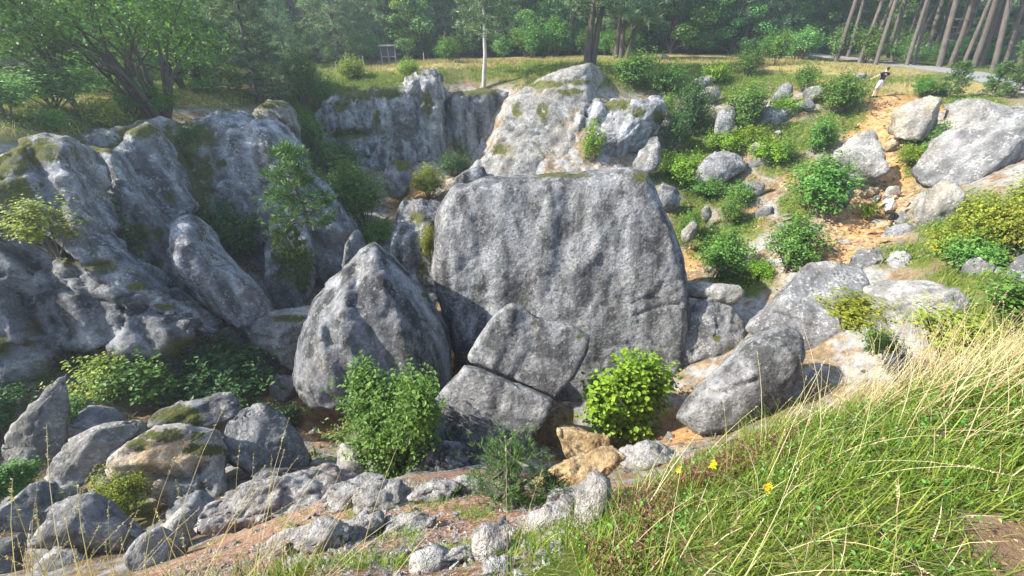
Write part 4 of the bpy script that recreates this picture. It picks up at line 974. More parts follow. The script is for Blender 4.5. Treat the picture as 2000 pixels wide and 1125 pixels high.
crumbs('gravel on the ochre slope', Pq, 0.04, 0.22, 'rock_ochre', srng)
# ---------------------------------------------------------------- plants
def shrub_mesh(seed, leaf=0.04, n=4500, lumps=9, six=False, aspect=0.62, upright=0.0, tall=1.0, open_=0.0, centres=None):
    """unit shrub: about 1 wide, `tall` high, foot at the origin"""
    rng = np.random.default_rng(seed)
    C = []; Rr = []
    for i in range(lumps):
        a = i * 2.4 + rng.random(); r = 0.30 * math.sqrt((i + 0.5) / lumps) * 1.15
        z = tall * (0.34 + 0.42 * rng.random() * (1 - 1.2 * r) + 0.10 * (i % 2))
        C.append((r * math.cos(a), r * math.sin(a), z)); Rr.append(0.17 + 0.09 * rng.random())
    C.append((0, 0, tall * 0.66)); Rr.append(0.22)
    if centres is not None: C = [c[:3] for c in centres]; Rr = [c[3] for c in centres]
    C = np.array(C, float); Rr = np.array(Rr, float)
    per = 11; nt_ = n // per
    k = rng.integers(len(C), size=nt_)
    d = unit(rng.normal(size=(nt_, 3)) + np.array([0, 0, 0.25]))
    rad = Rr[k] * (0.35 + 0.75 * rng.random(nt_) ** 0.5) * (1 + open_ * rng.random(nt_) ** 4)
    shoot = rng.random(nt_) < 0.2
    d[shoot] = unit(d[shoot] + np.array([0, 0, 0.9])); rad = np.where(shoot, Rr[k] * rng.uniform(1.05, 1.95, nt_), rad)
    tip = C[k] + d * rad[:, None] * np.array([1, 1, 1.0 + upright])
    tip[:, 2] = np.clip(tip[:, 2], 0.03, None)
    root = np.array([0, 0, 0.05]) + C[k] * 0.55
    tdir = unit(tip - root)
    S = Soup()
    t = rng.random((nt_, per)) * 0.16 * (1 + upright)
    P = tip[:, None, :] - tdir[:, None, :] * t[:, :, None] + rng.normal(size=(nt_, per, 3)) * leaf * 0.75
    outw = unit(P.reshape(-1, 3) - np.array([0, 0, tall * 0.4]))
    Nn = outw * 0.55 + np.array([0, 0, 0.7]) + rng.normal(size=(nt_ * per, 3)) * 0.45
    depth = np.clip(np.repeat(rad / Rr[k], per) - 0.3, 0, 1)
    rnd = np.clip(rng.random(nt_ * per) * 0.75 + np.repeat(rng.random(nt_), per) * 0.25, 0, 1)
    leaves(S, P.reshape(-1, 3), Nn, leaf * (0.45 + 1.0 * rng.random(nt_ * per)), rng, aspect, 0.14, six, rnd)
    B = Soup()
    for c in C:
        m_ = c * 0.5 + rng.normal(size=3) * 0.03
        tube(B, [(rng.normal() * 0.02, rng.normal() * 0.02, -0.05), m_, c], [0.014, 0.010, 0.004], 4)
        for _ in range(4):
            e = c + unit(rng.normal(size=3)) * 0.17
            tube(B, [c * 0.8, (c + e) / 2, e], [0.006, 0.004, 0.002], 3)
    return S.build('foliage'), B.build('stems')
def needle_tufts(S, C, D, L, rng, per=14, aspect=0.10, spread=0.8):
    n = len(C)
    d = unit(np.repeat(D, per, 0) + rng.normal(size=(n * per, 3)) * spread)
    Ln = np.repeat(np.full(n, L) if np.isscalar(L) else L, per) * (0.6 + 0.6 * rng.random(n * per))
    c = np.repeat(C, per, 0)
    side = unit(np.cross(d, rng.normal(size=(n * per, 3))))
    w = (Ln * aspect * 0.5)[:, None]
    e = c + d * Ln[:, None]; m_ = c + d * (Ln * 0.5)[:, None]
    V = np.stack([c, m_ + side * w, e, m_ - side * w], 1).reshape(-1, 3)
    base = (np.arange(n * per) * 4)[:, None]
    rnd = np.clip(np.repeat(rng.random(n), per) * 0.5 + rng.random(n * per) * 0.5, 0, 1)
    S.add(V, base + np.array([[0, 1, 2, 3]]), np.repeat(rnd, 4))
def pine_mesh(seed, H=11.0, bare=1.2, spread=2.6, tufts=650, L=0.42, lean=0.0, r0=0.2, topshape=0.85, asp=0.14):
    rng = np.random.default_rng(seed)
    B = Soup(); S = Soup()
    zs = np.linspace(0, H, 9)
    wob = np.cumsum(rng.normal(size=(9, 2)) * 0.08, 0)
    pts = np.stack([wob[:, 0] + lean * zs, wob[:, 1], zs], 1); pts[0, :2] = 0
    tube(B, pts, r0 * (1 - 0.85 * (zs / H)) + 0.02, 8)
    def at(z): return np.array([np.interp(z, zs, pts[:, 0]), np.interp(z, zs, pts[:, 1]), z])
    if bare > 5:
        for q in range(14):
            z = 1.5 + (bare - 1.0) * rng.random(); o_ = at(z); a = rng.uniform(0, 6.28); ln = rng.uniform(0.3, 1.5)
            tube(B, [o_, o_ + ln * np.array([math.cos(a), math.sin(a), -0.15])], [0.03, 0.008], 3)
    C = []; D = []
    nb = max(16, tufts // 16)
    for i in range(nb):
        f = (i + rng.random()) / nb
        z = bare + (H - bare) * f
        ln = spread * (1 - f ** 1.6 * topshape) * (0.55 + 0.6 * rng.random()) + 0.25
        a = i * 2.4 + rng.random()
        o_ = at(z); rise = 0.15 + 0.55 * f
        e = o_ + ln * np.array([math.cos(a), math.sin(a), rise - 0.1])
        mid = (o_ + e) / 2 - np.array([0, 0, 0.08 * ln])
        tube(B, [o_, mid, e], [0.05 * (1.2 - f), 0.03, 0.012], 4)
        kk = tufts // nb
        t = 0.25 + 0.75 * rng.random(kk) ** 0.6
        q = o_ + (e - o_) * t[:, None] + rng.normal(size=(kk, 3)) * np.array([0.34, 0.34, 0.16]) * (0.4 + ln * 0.22)
        C.append(q); D.append(unit((e - o_) / ln * 0.7 + np.array([0, 0, 0.75]) + rng.normal(size=(kk, 3)) * 0.4))
    needle_tufts(S, np.concatenate(C), np.concatenate(D), L, rng, 15, asp, 0.75)
    return S.build('crown'), B.build('trunk', True)
def broad_mesh(seed, H=11.0, bare=1.0, spread=3.4, n=8000, leaf=0.24, stems=1, r0=0.2, droop=0.0, slim=1.0):
    rng = np.random.default_rng(seed)
    B = Soup(); S = Soup()
    nl = 26
    for k in range(nl):
        f = (k + rng.random()) / nl
        z = bare + (H - bare) * f
        rr_ = spread * slim * math.sqrt(max(0.06, 1 - (1.6 * f - 0.62) ** 2)) * (0.25 + 0.75 * rng.random())
        a = k * 2.4 + rng.random() * 0.8
        c = np.array([rr_ * math.cos(a), rr_ * math.sin(a), z])
        s0 = k % stems
        sa = s0 * 6.28 / max(stems, 1)
        foot = np.array([math.cos(sa), math.sin(sa), 0]) * (0.22 if stems > 1 else 0)
        fork = foot * (1 + 3 * min(1, z / 5)) + np.array([c[0] * 0.22, c[1] * 0.22, z * 0.55])
        if k < stems * 2 or k % 2 == 0:
            tube(B, [foot + np.array([0, 0, -0.1]), foot * 1.6 + np.array([fork[0] * 0.35, fork[1] * 0.35, z * 0.25]), fork, (fork + c) / 2 + np.array([0, 0, 0.1]), c],
                 np.array([1, .8, .55, .3, .1]) * r0 * (1.0 if k < stems * 2 else 0.6), 6)
        lr = (0.55 + 0.5 * rng.random()) * spread * 0.36
        m_ = n // nl
        d = unit(rng.normal(size=(m_, 3)))
        q = c + d * (lr * (0.45 + 0.6 * rng.random(m_) ** 0.6))[:, None] * np.array([1.15, 1.15, 0.62])
        Nn = d * 0.5 + np.array([0, 0, 0.8]) + rng.normal(size=(m_, 3)) * 0.5
        leaves(S, q, Nn, leaf * (0.6 + 0.8 * rng.random(m_)), rng, 0.66, 0.15, False, np.clip(0.25 * rng.random() + 0.75 * rng.random(m_), 0, 1), droop)
    return S.build('crown'), B.build('trunk', True)

SH = {'a': shrub_mesh(1, 0.045, 5200), 'b': shrub_mesh(2, 0.05, 4200, 7), 'c': shrub_mesh(3, 0.042, 5200, 12, tall=0.8), 'd': shrub_mesh(4, 0.06, 2600, 8, tall=1.1, upright=0.3, open_=0.5),
      'near': shrub_mesh(5, 0.030, 15000, 14, True, tall=1.12, upright=0.15, open_=0.35, centres=[(-.26, 0, .30, .22), (-.12, .1, .45, .24), (-.24, -.05, .62, .20), (-.08, 0, .80, .17), (.10, 0, .30, .22), (.18, .05, .62, .20), (.32, 0, .88, .17), (.40, 0, 1.05, .12), (.05, -.15, .5, .2), (-.18, 0, .95, .10), (.12, .1, .85, .14), (0, .2, .4, .2)]), 'hazel': shrub_mesh(6, 0.040, 6600, 12, True, 0.85, upright=0.35, tall=0.9, open_=0.7, centres=[(-.28, 0, .35, .18), (-.15, .1, .55, .2), (-.32, 0, .62, .12), (0, 0, .45, .24), (.1, 0, .72, .17), (.25, .05, .5, .2), (.38, 0, .62, .13), (-.05, 0, .85, .12), (.3, 0, .3, .18), (.05, -.1, .25, .2), (-.2, 0, .8, .09), (.22, 0, .85, .1)]),
      'low': shrub_mesh(7, 0.05, 3600, 12, tall=0.45), 'slim': shrub_mesh(8, 0.055, 2600, 6, tall=1.9, upright=0.5)}
prng = np.random.default_rng(31)
def shrub(label, px, py, wpx, hpx, kind, mat, Y=None, cat='shrub', group=None, name='shrub', sink=0.04):
    if Y is None:
        p = hit(px, py)
    else:
        p = W(px, py, Y)
    dep = p[1] * CT - p[2] * ST
    w = wpx / FPX * dep * 1.08
    hh = hpx / FPX * dep * 1.1
    fo, stm = SH[kind]
    tall = {'a': .9, 'b': .9, 'c': .75, 'd': 1.2, 'near': 1.15, 'hazel': 1.02, 'low': .45, 'slim': 1.9}[kind]
    t = thing(name, label, cat, (p[0], p[1], p[2] - sink * hh), prng.uniform(0, 6.28), group, (w, w, hh / tall))
    obj('foliage', fo, M[mat], t); obj('stems', stm, M['twig'], t)
    return t
shrub('dense small-leaved green shrub in front of the pyramid boulder', 782, 935, 220, 275, 'near', 'leaf_mid', 7.4)
shrub('bright green hazel bush right of the leaning slab', 1212, 845, 190, 165, 'hazel', 'leaf_bright', 9.6)
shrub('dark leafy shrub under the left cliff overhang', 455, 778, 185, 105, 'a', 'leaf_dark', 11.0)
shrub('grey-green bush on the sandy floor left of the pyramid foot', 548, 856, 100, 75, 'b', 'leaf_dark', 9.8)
shrub('straggling shrub beneath the mossy cliff foot', 300, 790, 130, 110, 'd', 'leaf_mid', 9.8)
shrub('yellowing leafy shrub against the dark left cliff foot', 225, 780, 110, 95, 'd', 'leaf_yellow', 9.6)
shrub('leafy sprig at the far left cliff foot', 100, 745, 80, 60, 'd', 'leaf_mid', 10.0)
shrub('round-leaved shrub beside the tall pale slab at the left edge', 35, 965, 90, 65, 'hazel', 'leaf_mid', 5.8)
shrub('sprig behind the tip of the tall pale slab', 150, 825, 60, 55, 'd', 'leaf_mid', 8.4)
shrub('green cushion plant hanging under the trodden platform', 255, 1000, 95, 95, 'c', 'leaf_yellow', 5.6)
shrub('pale birch seedling growing out of the left cliff', 112, 500, 115, 115, 'slim', 'leaf_yellow', 11.2, sink=0.0)
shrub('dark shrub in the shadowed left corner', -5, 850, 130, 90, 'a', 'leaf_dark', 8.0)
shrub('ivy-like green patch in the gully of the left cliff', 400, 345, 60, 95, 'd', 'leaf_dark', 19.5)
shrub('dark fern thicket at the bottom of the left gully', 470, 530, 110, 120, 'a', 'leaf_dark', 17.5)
shrub('green ferns in the upper part of the left gully', 330, 225, 60, 50, 'd', 'leaf_mid', 22.5)
shrub('long dark grass tuft in the cleft between the left ribs', 255, 510, 110, 80, 'low', 'leaf_dark', 13.9)
for lab, px, py, w, h, kd, mt in [
    ('leafy green shrub at the back of the pit floor beside the sandy track', 690, 400, 90, 75, 'b', 'leaf_mid'), ('tall green shrub behind the rock spike', 715, 445, 90, 100, 'a', 'leaf_mid'),
    ('yellow-green bush left of the huge boulder top', 838, 392, 75, 58, 'a', 'leaf_yellow'), ('small green bush left of the yellow-green bush', 785, 400, 55, 45, 'b', 'leaf_bright'),
    ('low green shrub just behind the rock spike tip', 735, 485, 80, 50, 'c', 'leaf_mid'), ('small bright shrub at the left edge of the rounded shoulder rock', 748, 475, 40, 40, 'b', 'leaf_bright'),
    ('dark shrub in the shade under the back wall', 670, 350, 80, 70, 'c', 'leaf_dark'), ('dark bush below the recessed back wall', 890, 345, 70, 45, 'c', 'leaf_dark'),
    ('bush in the gully left of the back wall', 615, 300, 60, 70, 'a', 'leaf_mid'), ('tall bush high in the gully left of the back wall', 600, 215, 75, 90, 'a', 'leaf_mid'),
    ('grassy bush on the left shoulder of the back wall', 640, 235, 60, 70, 'b', 'leaf_mid'),
    ('tall leafy bush on the rim right of the far post', 878, 122, 48, 42, 'd', 'leaf_mid'), ('round bush on the rim at the head of the far gully', 600, 170, 55, 40, 'd', 'leaf_mid'),
    ('sunlit bush on the left rim above the rock ledge', 462, 178, 40, 42, 'd', 'leaf_bright'),
    ('thorny bush on the brow above the bulging back face', 1235, 175, 90, 55, 'b', 'leaf_mid'), ('dark scrub on the brow right of the bulging back face', 1300, 185, 80, 50, 'c', 'leaf_mid'),
    ('hazel-like bush on the brow below the far clearing', 1455, 150, 60, 42, 'b', 'leaf_mid'), ('upright bush standing on the clearing edge', 1513, 130, 46, 55, 'a', 'leaf_mid'),
    ('spindly bush between the brow and the ochre trail', 1565, 182, 50, 50, 'd', 'leaf_mid'),
    ('big round bush left of the standing person', 1628, 226, 84, 66, 'a', 'leaf_mid'), ('big bush in the upper middle of the right slope', 1445, 262, 85, 80, 'b', 'leaf_mid'),
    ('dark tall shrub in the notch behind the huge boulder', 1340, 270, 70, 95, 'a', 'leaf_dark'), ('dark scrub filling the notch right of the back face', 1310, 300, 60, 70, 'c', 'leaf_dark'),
    ('yellow-green sapling on the bulging back face', 1300, 235, 36, 45, 'd', 'leaf_bright'), ('bright scrub under the flat topped block', 1380, 385, 80, 40, 'c', 'leaf_mid'),
    ('large bright shrub in the middle of the right slope', 1585, 425, 130, 100, 'a', 'leaf_mid'), ('broad dark bush at the foot of the ochre slope', 1535, 535, 115, 100, 'a', 'leaf_mid'),
    ('round dark bush right of the huge boulder', 1400, 550, 100, 92, 'a', 'leaf_mid'), ('small round bush above the dark bush on the slope', 1420, 445, 52, 52, 'a', 'leaf_mid'),
    ('flowering bush beside the whitish stone', 1345, 465, 48, 48, 'b', 'leaf_mid'), ('bright low bush between the two dark bushes', 1480, 548, 55, 38, 'c', 'leaf_bright'),
    ('leafy plant in the ochre hollow', 1690, 430, 32, 34, 'b', 'leaf_bright'), ('tall shrub left of the massive undercut boulder', 1808, 335, 50, 85, 'd', 'leaf_mid'),
    ('low bright bush under the child', 1775, 328, 60, 40, 'c', 'leaf_bright'), ('bush above the large pale boulder near the trail', 1800, 190, 58, 32, 'b', 'leaf_mid'),
    ('bright shrub in mid slope below the big bush', 1590, 305, 60, 60, 'b', 'leaf_mid'), ('narrow shrub among stones in mid slope', 1525, 330, 30, 50, 'd', 'leaf_mid'),
    ('small bush left of the large grey upper rock', 1465, 290, 60, 40, 'c', 'leaf_bright'), ('yellow-green bramble at the right below the undercut boulder', 1900, 480, 120, 95, 'c', 'leaf_yellow'),
    ('golden-leaved bramble at the far right', 1965, 500, 110, 110, 'c', 'leaf_yellow'), ('bramble tangle hanging at the right edge', 1990, 430, 90, 90, 'd', 'leaf_yellow'),
    ('green bramble above the knobbly rocks at the right', 1890, 530, 110, 50, 'low', 'leaf_mid'), ('leafy scrub below the upright block', 1850, 500, 90, 45, 'low', 'leaf_yellow'),
    ('green scrub between the upper rocks of the right slope', 1500, 320, 80, 30, 'low', 'leaf_bright'), ('low scrub below the pale oval rock', 1530, 225, 60, 25, 'low', 'leaf_bright'),
    ('scrub below the slim tilted rock', 1410, 300, 80, 40, 'c', 'leaf_bright'), ('green cover left of the flat topped block', 1325, 355, 90, 50, 'c', 'leaf_bright'),
    ('low plants at the foot of the grey upper slope stone', 1440, 400, 60, 30, 'low', 'leaf_mid'), ('young plants beside the bush at the brow', 1395, 165, 60, 28, 'low', 'leaf_bright'),
    ('low scrub on the grassy brow of the back wall', 690, 155, 60, 28, 'low', 'leaf_bright'), ('green tuft on the right of the grassy brow of the back wall', 800, 150, 50, 22, 'low', 'leaf_bright'),
    ('low scrub on the left cliff rim', 210, 250, 80, 40, 'low', 'leaf_yellow'), ('scrub under the leaning trees on the left rim', 260, 225, 70, 40, 'c', 'leaf_mid'), ('bushy green patch at the top of the left cliff', 110, 262, 60, 30, 'low', 'leaf_mid'),
    ('dark undergrowth far left behind the rim', 110, 212, 160, 70, 'a', 'leaf_forest'), ('dark undergrowth at the far left edge', 20, 235, 110, 70, 'a', 'leaf_forest')]:
    shrub(lab, px, py, w, h, kd, mt)
for lab, px, py, w, h, kd, mt, Y in [('straggly bramble in front of the long pale rock', 1840, 690, 150, 90, 'd', 'leaf_yellow', 6.2), ('thin bramble shoots before the dome rock', 1650, 640, 110, 70, 'd', 'leaf_yellow', 7.6),
                                  ('tangled bramble at the right edge above the straw', 1975, 640, 150, 110, 'd', 'leaf_mid', 6.0), ('leafy bramble in the hollow between dome rock and long pale rock', 1705, 690, 70, 50, 'b', 'leaf_mid', 8.4)]:
    shrub(lab, px, py, w, h, kd, mt, Y)
shrub('bright sapling in the crack of the bulging back face', 1155, 322, 48, 78, 'd', 'leaf_bright', 28.4)
shrub('yellow herbs in the cleft of the rounded shoulder rock', 840, 508, 36, 70, 'd', 'leaf_yellow', 14.7)

# pines of the pit
PN = {'cliff': pine_mesh(41, 3.4, 0.2, 1.2, 420, 0.30, 0.05, 0.07), 'seedling': pine_mesh(42, 1.0, 0.10, 0.30, 480, 0.11, 0.0, 0.02, asp=0.075)}
def pine(label, p, proto, rz=0, s=1.0, mat='needle', group=None, name='pine_tree', tilt=(0, 0)):
    t = thing(name, label, 'tree', p, rz, group, s)
    t.rotation_euler = (tilt[0], tilt[1], rz)
    cr, tk = PN[proto]
    obj('trunk', tk, M['bark_pine'], t); obj('crown', cr, M[mat], t)
    return t
pine('young pine clinging to the smooth left wall', W(612, 450, 16.2), 'cliff', 0.4, (0.95, 0.95, 0.95))
pine('smaller pine below the first one on the smooth left wall', W(588, 555, 15.4), 'cliff', 2.4, (0.62, 0.62, 0.75))
sp = hit(980, 975)
pine('knee-high pine seedling at the top of the debris slope', (sp[0], sp[1], sp[2] - 0.02), 'seedling', 1.0, (0.8, 0.8, 0.8))
sp = hit(1072, 978)
pine('tiny pine seedling right of the knee-high pine seedling', (sp[0], sp[1], sp[2]), 'seedling', 2.0, (0.4, 0.4, 0.35))
sp = hit(1852, 192)
pine('small bushy pine on the right rim', sp, 'cliff', 1.2, 0.55)
sp = hit(1975, 190)
pine('dark young pine at the right edge of the rim', sp, 'cliff', 3.2, 0.9)
sp = hit(1935, 190)
pine('low pine left of the dark young pine on the right rim', sp, 'cliff', 4.2, 0.5)

# ---------------------------------------------------------------- the wood behind
FT = {'pine0': pine_mesh(51, 12, 0.8, 3.0, 900, 0.5, 0, 0.2), 'pine1': pine_mesh(52, 10, 0.5, 2.6, 800, 0.5, 0.04, 0.18), 'pine2': pine_mesh(53, 14, 2.5, 3.2, 900, 0.52, -0.03, 0.22),
      'tall0': pine_mesh(54, 21, 8.5, 3.0, 620, 0.55, 0.01, 0.22), 'tall1': pine_mesh(55, 22, 9.5, 3.2, 620, 0.55, -0.01, 0.20), 'tall2': pine_mesh(56, 20, 7.5, 2.6, 560, 0.55, 0.015, 0.17),
      'broad0': broad_mesh(57, 10, 0.6, 3.6, 8200, 0.26), 'broad1': broad_mesh(58, 12, 0.8, 3.8, 8600, 0.26), 'broad2': broad_mesh(59, 8, 0.3, 3.2, 7600, 0.24),
      'birch': broad_mesh(60, 13, 1.0, 2.4, 7200, 0.22, droop=1.4, slim=0.75, r0=0.12), 'multi': broad_mesh(61, 9.5, 3.2, 5.0, 9500, 0.22, stems=5, r0=0.17), 'small': broad_mesh(62, 6.0, 2.2, 2.6, 4200, 0.20, r0=0.13)}
def tree(kind, label, x, y, rz, s, mat, bark, name, group=None, lean=(0, 0), z=None):
    t = thing(name, label, 'tree', (x, y, (hz(x, y)[0] if z is None else z) - 0.05), rz, group, s)
    t.rotation_euler = (Matrix.Rotation(lean[1], 3, 'Y') @ Matrix.Rotation(lean[0], 3, 'X') @ Matrix.Rotation(rz, 3, 'Z')).to_euler()
    cr, tk = FT[kind]
    obj('trunk', tk, M[bark], t); obj('crown', cr, M[mat], t)
    return t
def at_px(px, py, Y):
    p = W(px, py, Y); return p[0], p[1]
x, y = at_px(300, 205, 22.5); tree('multi', 'large many-stemmed leaning tree on the left cliff rim', x, y, 0.6, 1.0, 'leaf_mid', 'bark', 'broadleaf_tree', lean=(0, -0.16))
x, y = at_px(155, 222, 20.5); tree('small', 'slim tree with forked trunk left of the many-stemmed tree', x, y, 1.6, 0.95, 'leaf_mid', 'bark', 'broadleaf_tree', lean=(0, -0.1))
x, y = at_px(365, 185, 30); tree('small', 'leaning dark-trunked tree right of the many-stemmed tree', x, y, 3.0, 1.1, 'leaf_mid', 'bark', 'broadleaf_tree', lean=(0, -0.35))
x, y = at_px(500, 170, 33); tree('pine1', 'grey-green bushy pine on the left rim', x, y, 0.3, (1.1, 1.1, 0.8), 'leaf_grey', 'bark_pine', 'pine_tree')
x, y = at_px(395, 176, 31); tree('broad2', 'dark bushy tree between the leaning tree and the rim pines', x, y, 2.9, (0.7, 0.7, 0.6), 'leaf_forest', 'bark', 'broadleaf_tree')
x, y = at_px(230, 190, 26); tree('broad2', 'dark bushy tree behind the stems of the many-stemmed tree', x, y, 0.9, (0.7, 0.7, 0.5), 'leaf_forest', 'bark', 'broadleaf_tree')
x, y = at_px(435, 168, 36); tree('pine0', 'second bushy pine behind the left rim', x, y, 1.3, (1.0, 1.0, 0.9), 'leaf_grey', 'bark_pine', 'pine_tree')
x, y = at_px(665, 125, 53); tree('pine0', 'dense pine left of the notice board', x, y, 2.0, (1.2, 1.2, 0.85), 'leaf_grey', 'bark_pine', 'pine_tree')
x, y = at_px(745, 112, 61); tree('pine2', 'pine right behind the notice board', x, y, 2.6, 1.0, 'leaf_grey', 'bark_pine', 'pine_tree')
x, y = at_px(797, 112, 58); tree('birch', 'pale drooping birch right of the notice board', x, y, 1.0, 1.0, 'leaf_bright', 'bark_pale', 'birch_tree')
x, y = at_px(860, 108, 62); tree('pine2', 'tall pine right of the drooping birch', x, y, 0.2, 1.0, 'leaf_grey', 'bark_pine', 'pine_tree')
FT['lone'] = pine_mesh(70, 10.5, 3.9, 2.4, 560, 0.5, -0.05, 0.17)
x, y = at_px(944, 160, 38.8); tree('lone', 'lone thin-trunked pine at the rim of the pit', x, y, 1.0, 1.0, 'leaf_grey', 'bark_pale', 'pine_tree')
FT['double'] = pine_mesh(71, 12, 3.6, 3.4, 760, 0.55, 0.03, 0.30)
x, y = at_px(1146, 127, 40.0); tree('double', 'dark double-trunked pine on the rim, left stem', x, y, 0.0, 1.0, 'leaf_grey', 'bark', 'pine_tree')
x, y = at_px(1157, 126, 40.2); tree('double', 'dark double-trunked pine on the rim, right stem', x, y, 2.0, 0.95, 'leaf_grey', 'bark', 'pine_tree', lean=(0, 0.12))
for i, (px, lb) in enumerate([(1203, 'thin left one of the trio of pines beyond the rim'), (1214, 'upright middle one of the trio of pines beyond the rim'), (1224, 'leaning right one of the trio of pines beyond the rim')]):
    x, y = at_px(px, 108, 50 + i * 0.6); tree('double', lb, x, y, i * 2.1, 0.85, 'leaf_grey', 'bark', 'pine_tree', lean=(0, (-0.03, 0, 0.2)[i]))
x, y = at_px(1385, 100, 63); tree('broad2', 'bright yellow-green broadleaf tree at the edge of the clearing', x, y, 0.5, 1.05, 'leaf_bright', 'bark', 'broadleaf_tree')
frng = np.random.default_rng(77)
# stand of tall bare pine trunks on the right
for i, (px, py, Y) in enumerate([(1637, 104, 50), (1684, 108, 48), (1716, 111, 45), (1745, 110, 50), (1776, 116, 44), (1790, 117, 45.5), (1838, 122, 42), (1858, 124, 43), (1882, 126, 40), (1903, 128, 41), (1915, 128, 43), (1944, 132, 37), (1962, 130, 41), (1990, 136, 38), (1660, 100, 56), (1700, 100, 58), (1735, 104, 55), (1762, 104, 57), (1808, 108, 53), (1820, 110, 56), (1850, 112, 52), (1870, 112, 55), (1895, 114, 53), (1930, 118, 50), (1975, 120, 48), (2010, 138, 38), (2040, 130, 43)]):
    x, y = at_px(px, py, Y)
    tree('tall%d' % (i % 3), 'tall bare pine trunk in the dense stand beyond the gravel track', x, y, frng.uniform(0, 6.28), frng.uniform(0.8, 1.1), 'leaf_grey', 'bark_pine', 'pine_tree', 'pine stand beyond the gravel track', lean=(frng.normal() * 0.02, -((px - 1000) / 1830 - 0.31) * 0.95 + frng.normal() * 0.03))
# mixed wood closing the view
for i in range(150):
    row = i % 5
    Y = 60 + row * 5.5 + frng.uniform(-2, 2)
    x = -62 + (i // 5) * 4.6 + frng.uniform(-2.0, 2.0)
    if row == 0 and x > 35: continue
    kd = ['broad0', 'pine0', 'broad1', 'pine2', 'broad2', 'tall0', 'pine1', 'tall1'][frng.integers(8)]
    pn = kd.startswith('pine') or kd.startswith('tall')
    mt = 'leaf_grey' if pn else ['leaf_forest', 'leaf_mid', 'leaf_forest'][frng.integers(3)]
    tree(kd, 'pine tree in the mixed wood behind the pit' if pn else 'broadleaf tree in the mixed wood behind the pit', x, Y, frng.uniform(0, 6.28), frng.uniform(0.85, 1.25), mt, 'bark_pine' if pn else 'bark',
         'pine_tree' if pn else 'broadleaf_tree', 'pines of the wood behind the pit' if pn else 'broadleaf trees of the wood behind the pit')
# trees left of the pit, behind the rim
for i, (x, y, kd) in enumerate([(-30, 24, 'broad2'), (-33, 31, 'pine1'), (-29, 36, 'broad0'), (-36, 40, 'pine0'), (-27, 44, 'pine1'), (-33, 48, 'broad1'), (-24, 50, 'pine0'), (-41, 34, 'broad1'), (-40, 26, 'pine2'), (-46, 44, 'pine2'), (-44, 18, 'broad0'), (-28, 54, 'pine2'), (-38, 54, 'broad0'), (-20, 57, 'pine1'), (-50, 30, 'broad1'), (-36, 20, 'broad2')]):
    pn = kd.startswith('pine')
    tree(kd, 'pine in the hazy wood left of the pit' if pn else 'broadleaf tree in the hazy wood left of the pit', x, y, frng.uniform(0, 6.28), 0.62 if x > -34 else 0.85, 'leaf_grey' if pn else 'leaf_forest', 'bark_pine' if pn else 'bark',
         'pine_tree' if pn else 'broadleaf_tree', 'pines left of the pit' if pn else 'broadleaf trees left of the pit')
# undergrowth along the edge of the wood
for i in range(60):
    x = frng.uniform(-40, 62); Y = frng.uniform(53, 60) if x < 30 else frng.uniform(46, 58)
    s = frng.uniform(2.2, 4.2)
    fo, stm = SH[['a', 'b', 'c', 'd'][i % 4]]
    t = thing('shrub', 'undergrowth bush along the shaded edge of the wood', 'shrub', (x, Y, hz(x, Y)[0] - 0.1), frng.uniform(0, 6.28), 'undergrowth along the wood edge', (s, s, s * frng.uniform(0.7, 1.0)))
    obj('foliage', fo, M[['leaf_forest', 'leaf_mid', 'leaf_forest'][i % 3]], t); obj('stems', stm, M['twig'], t)

# ---------------------------------------------------------------- grass on the slopes and the plateau
def ground_points(n, rng, x0, x1, y0, y1):
    x = rng.uniform(x0, x1, n); y = rng.uniform(y0, y1, n)
    return np.stack([x, y, hz(x, y)], 1)
grng = np.random.default_rng(91)
P = ground_points(260000, grng, -34, 46, 8, 52)
pp, _ = project(P)
g_ = blobs(pp, GRASS); s_ = blobs(pp, STRAW)
pl = np.clip((P[:, 2] + 3.2) / 0.9, 0, 1)
nz = fbm(P * 0.8, 3, 12)
dens = np.clip(np.maximum(g_, pl * 0.6) + nz * 1.2 - 0.25, 0, 1) * 0.35
dtr = np.min(np.hypot(P[:, 0, None] - cx_[None, ::4], P[:, 1, None] - cy_[None, ::4]), 1)
P = P[(grng.random(len(P)) < dens) & (dtr > 1.7)]
def far_grass(name, label, Q, hmin, hmax, mat, w=0.03):
    per = 5
    n = len(Q) * per
    B = np.repeat(Q, per, 0) + grng.normal(size=(n, 3)) * np.array([0.10, 0.10, 0.0])
    B[:, 2] = hz(B[:, 0], B[:, 1]) - 0.02
    S = Soup()
    dt_ = np.min(np.hypot(B[:, 0, None] - cx_[None, ::6], B[:, 1, None] - cy_[None, ::6]), 1)
    blades(S, B, grng.uniform(hmin, hmax, n) * np.clip((dt_ - 1.2) / 7.0, 0.12, 1), np.full(n, w), grng.uniform(0, 6.28, n), grng.uniform(0.15, 0.8, n), grng, seg=2)
    o = obj(name, S.build(name), M[mat])
    return tag(o, label, 'grass', kind='stuff')
pp, _ = project(P)
isdry = (blobs(pp, STRAW) + 0.6 * fbm(P * 0.5, 2, 15)) > 0.45
far_grass('grass', 'green grass on the slopes and rims of the pit', P[~isdry][:26000], 0.12, 0.42, 'grass')
far_grass('grass', 'straw-coloured dry grass on the plateau and rims', P[isdry][:12000], 0.15, 0.45, 'straw', 0.025)

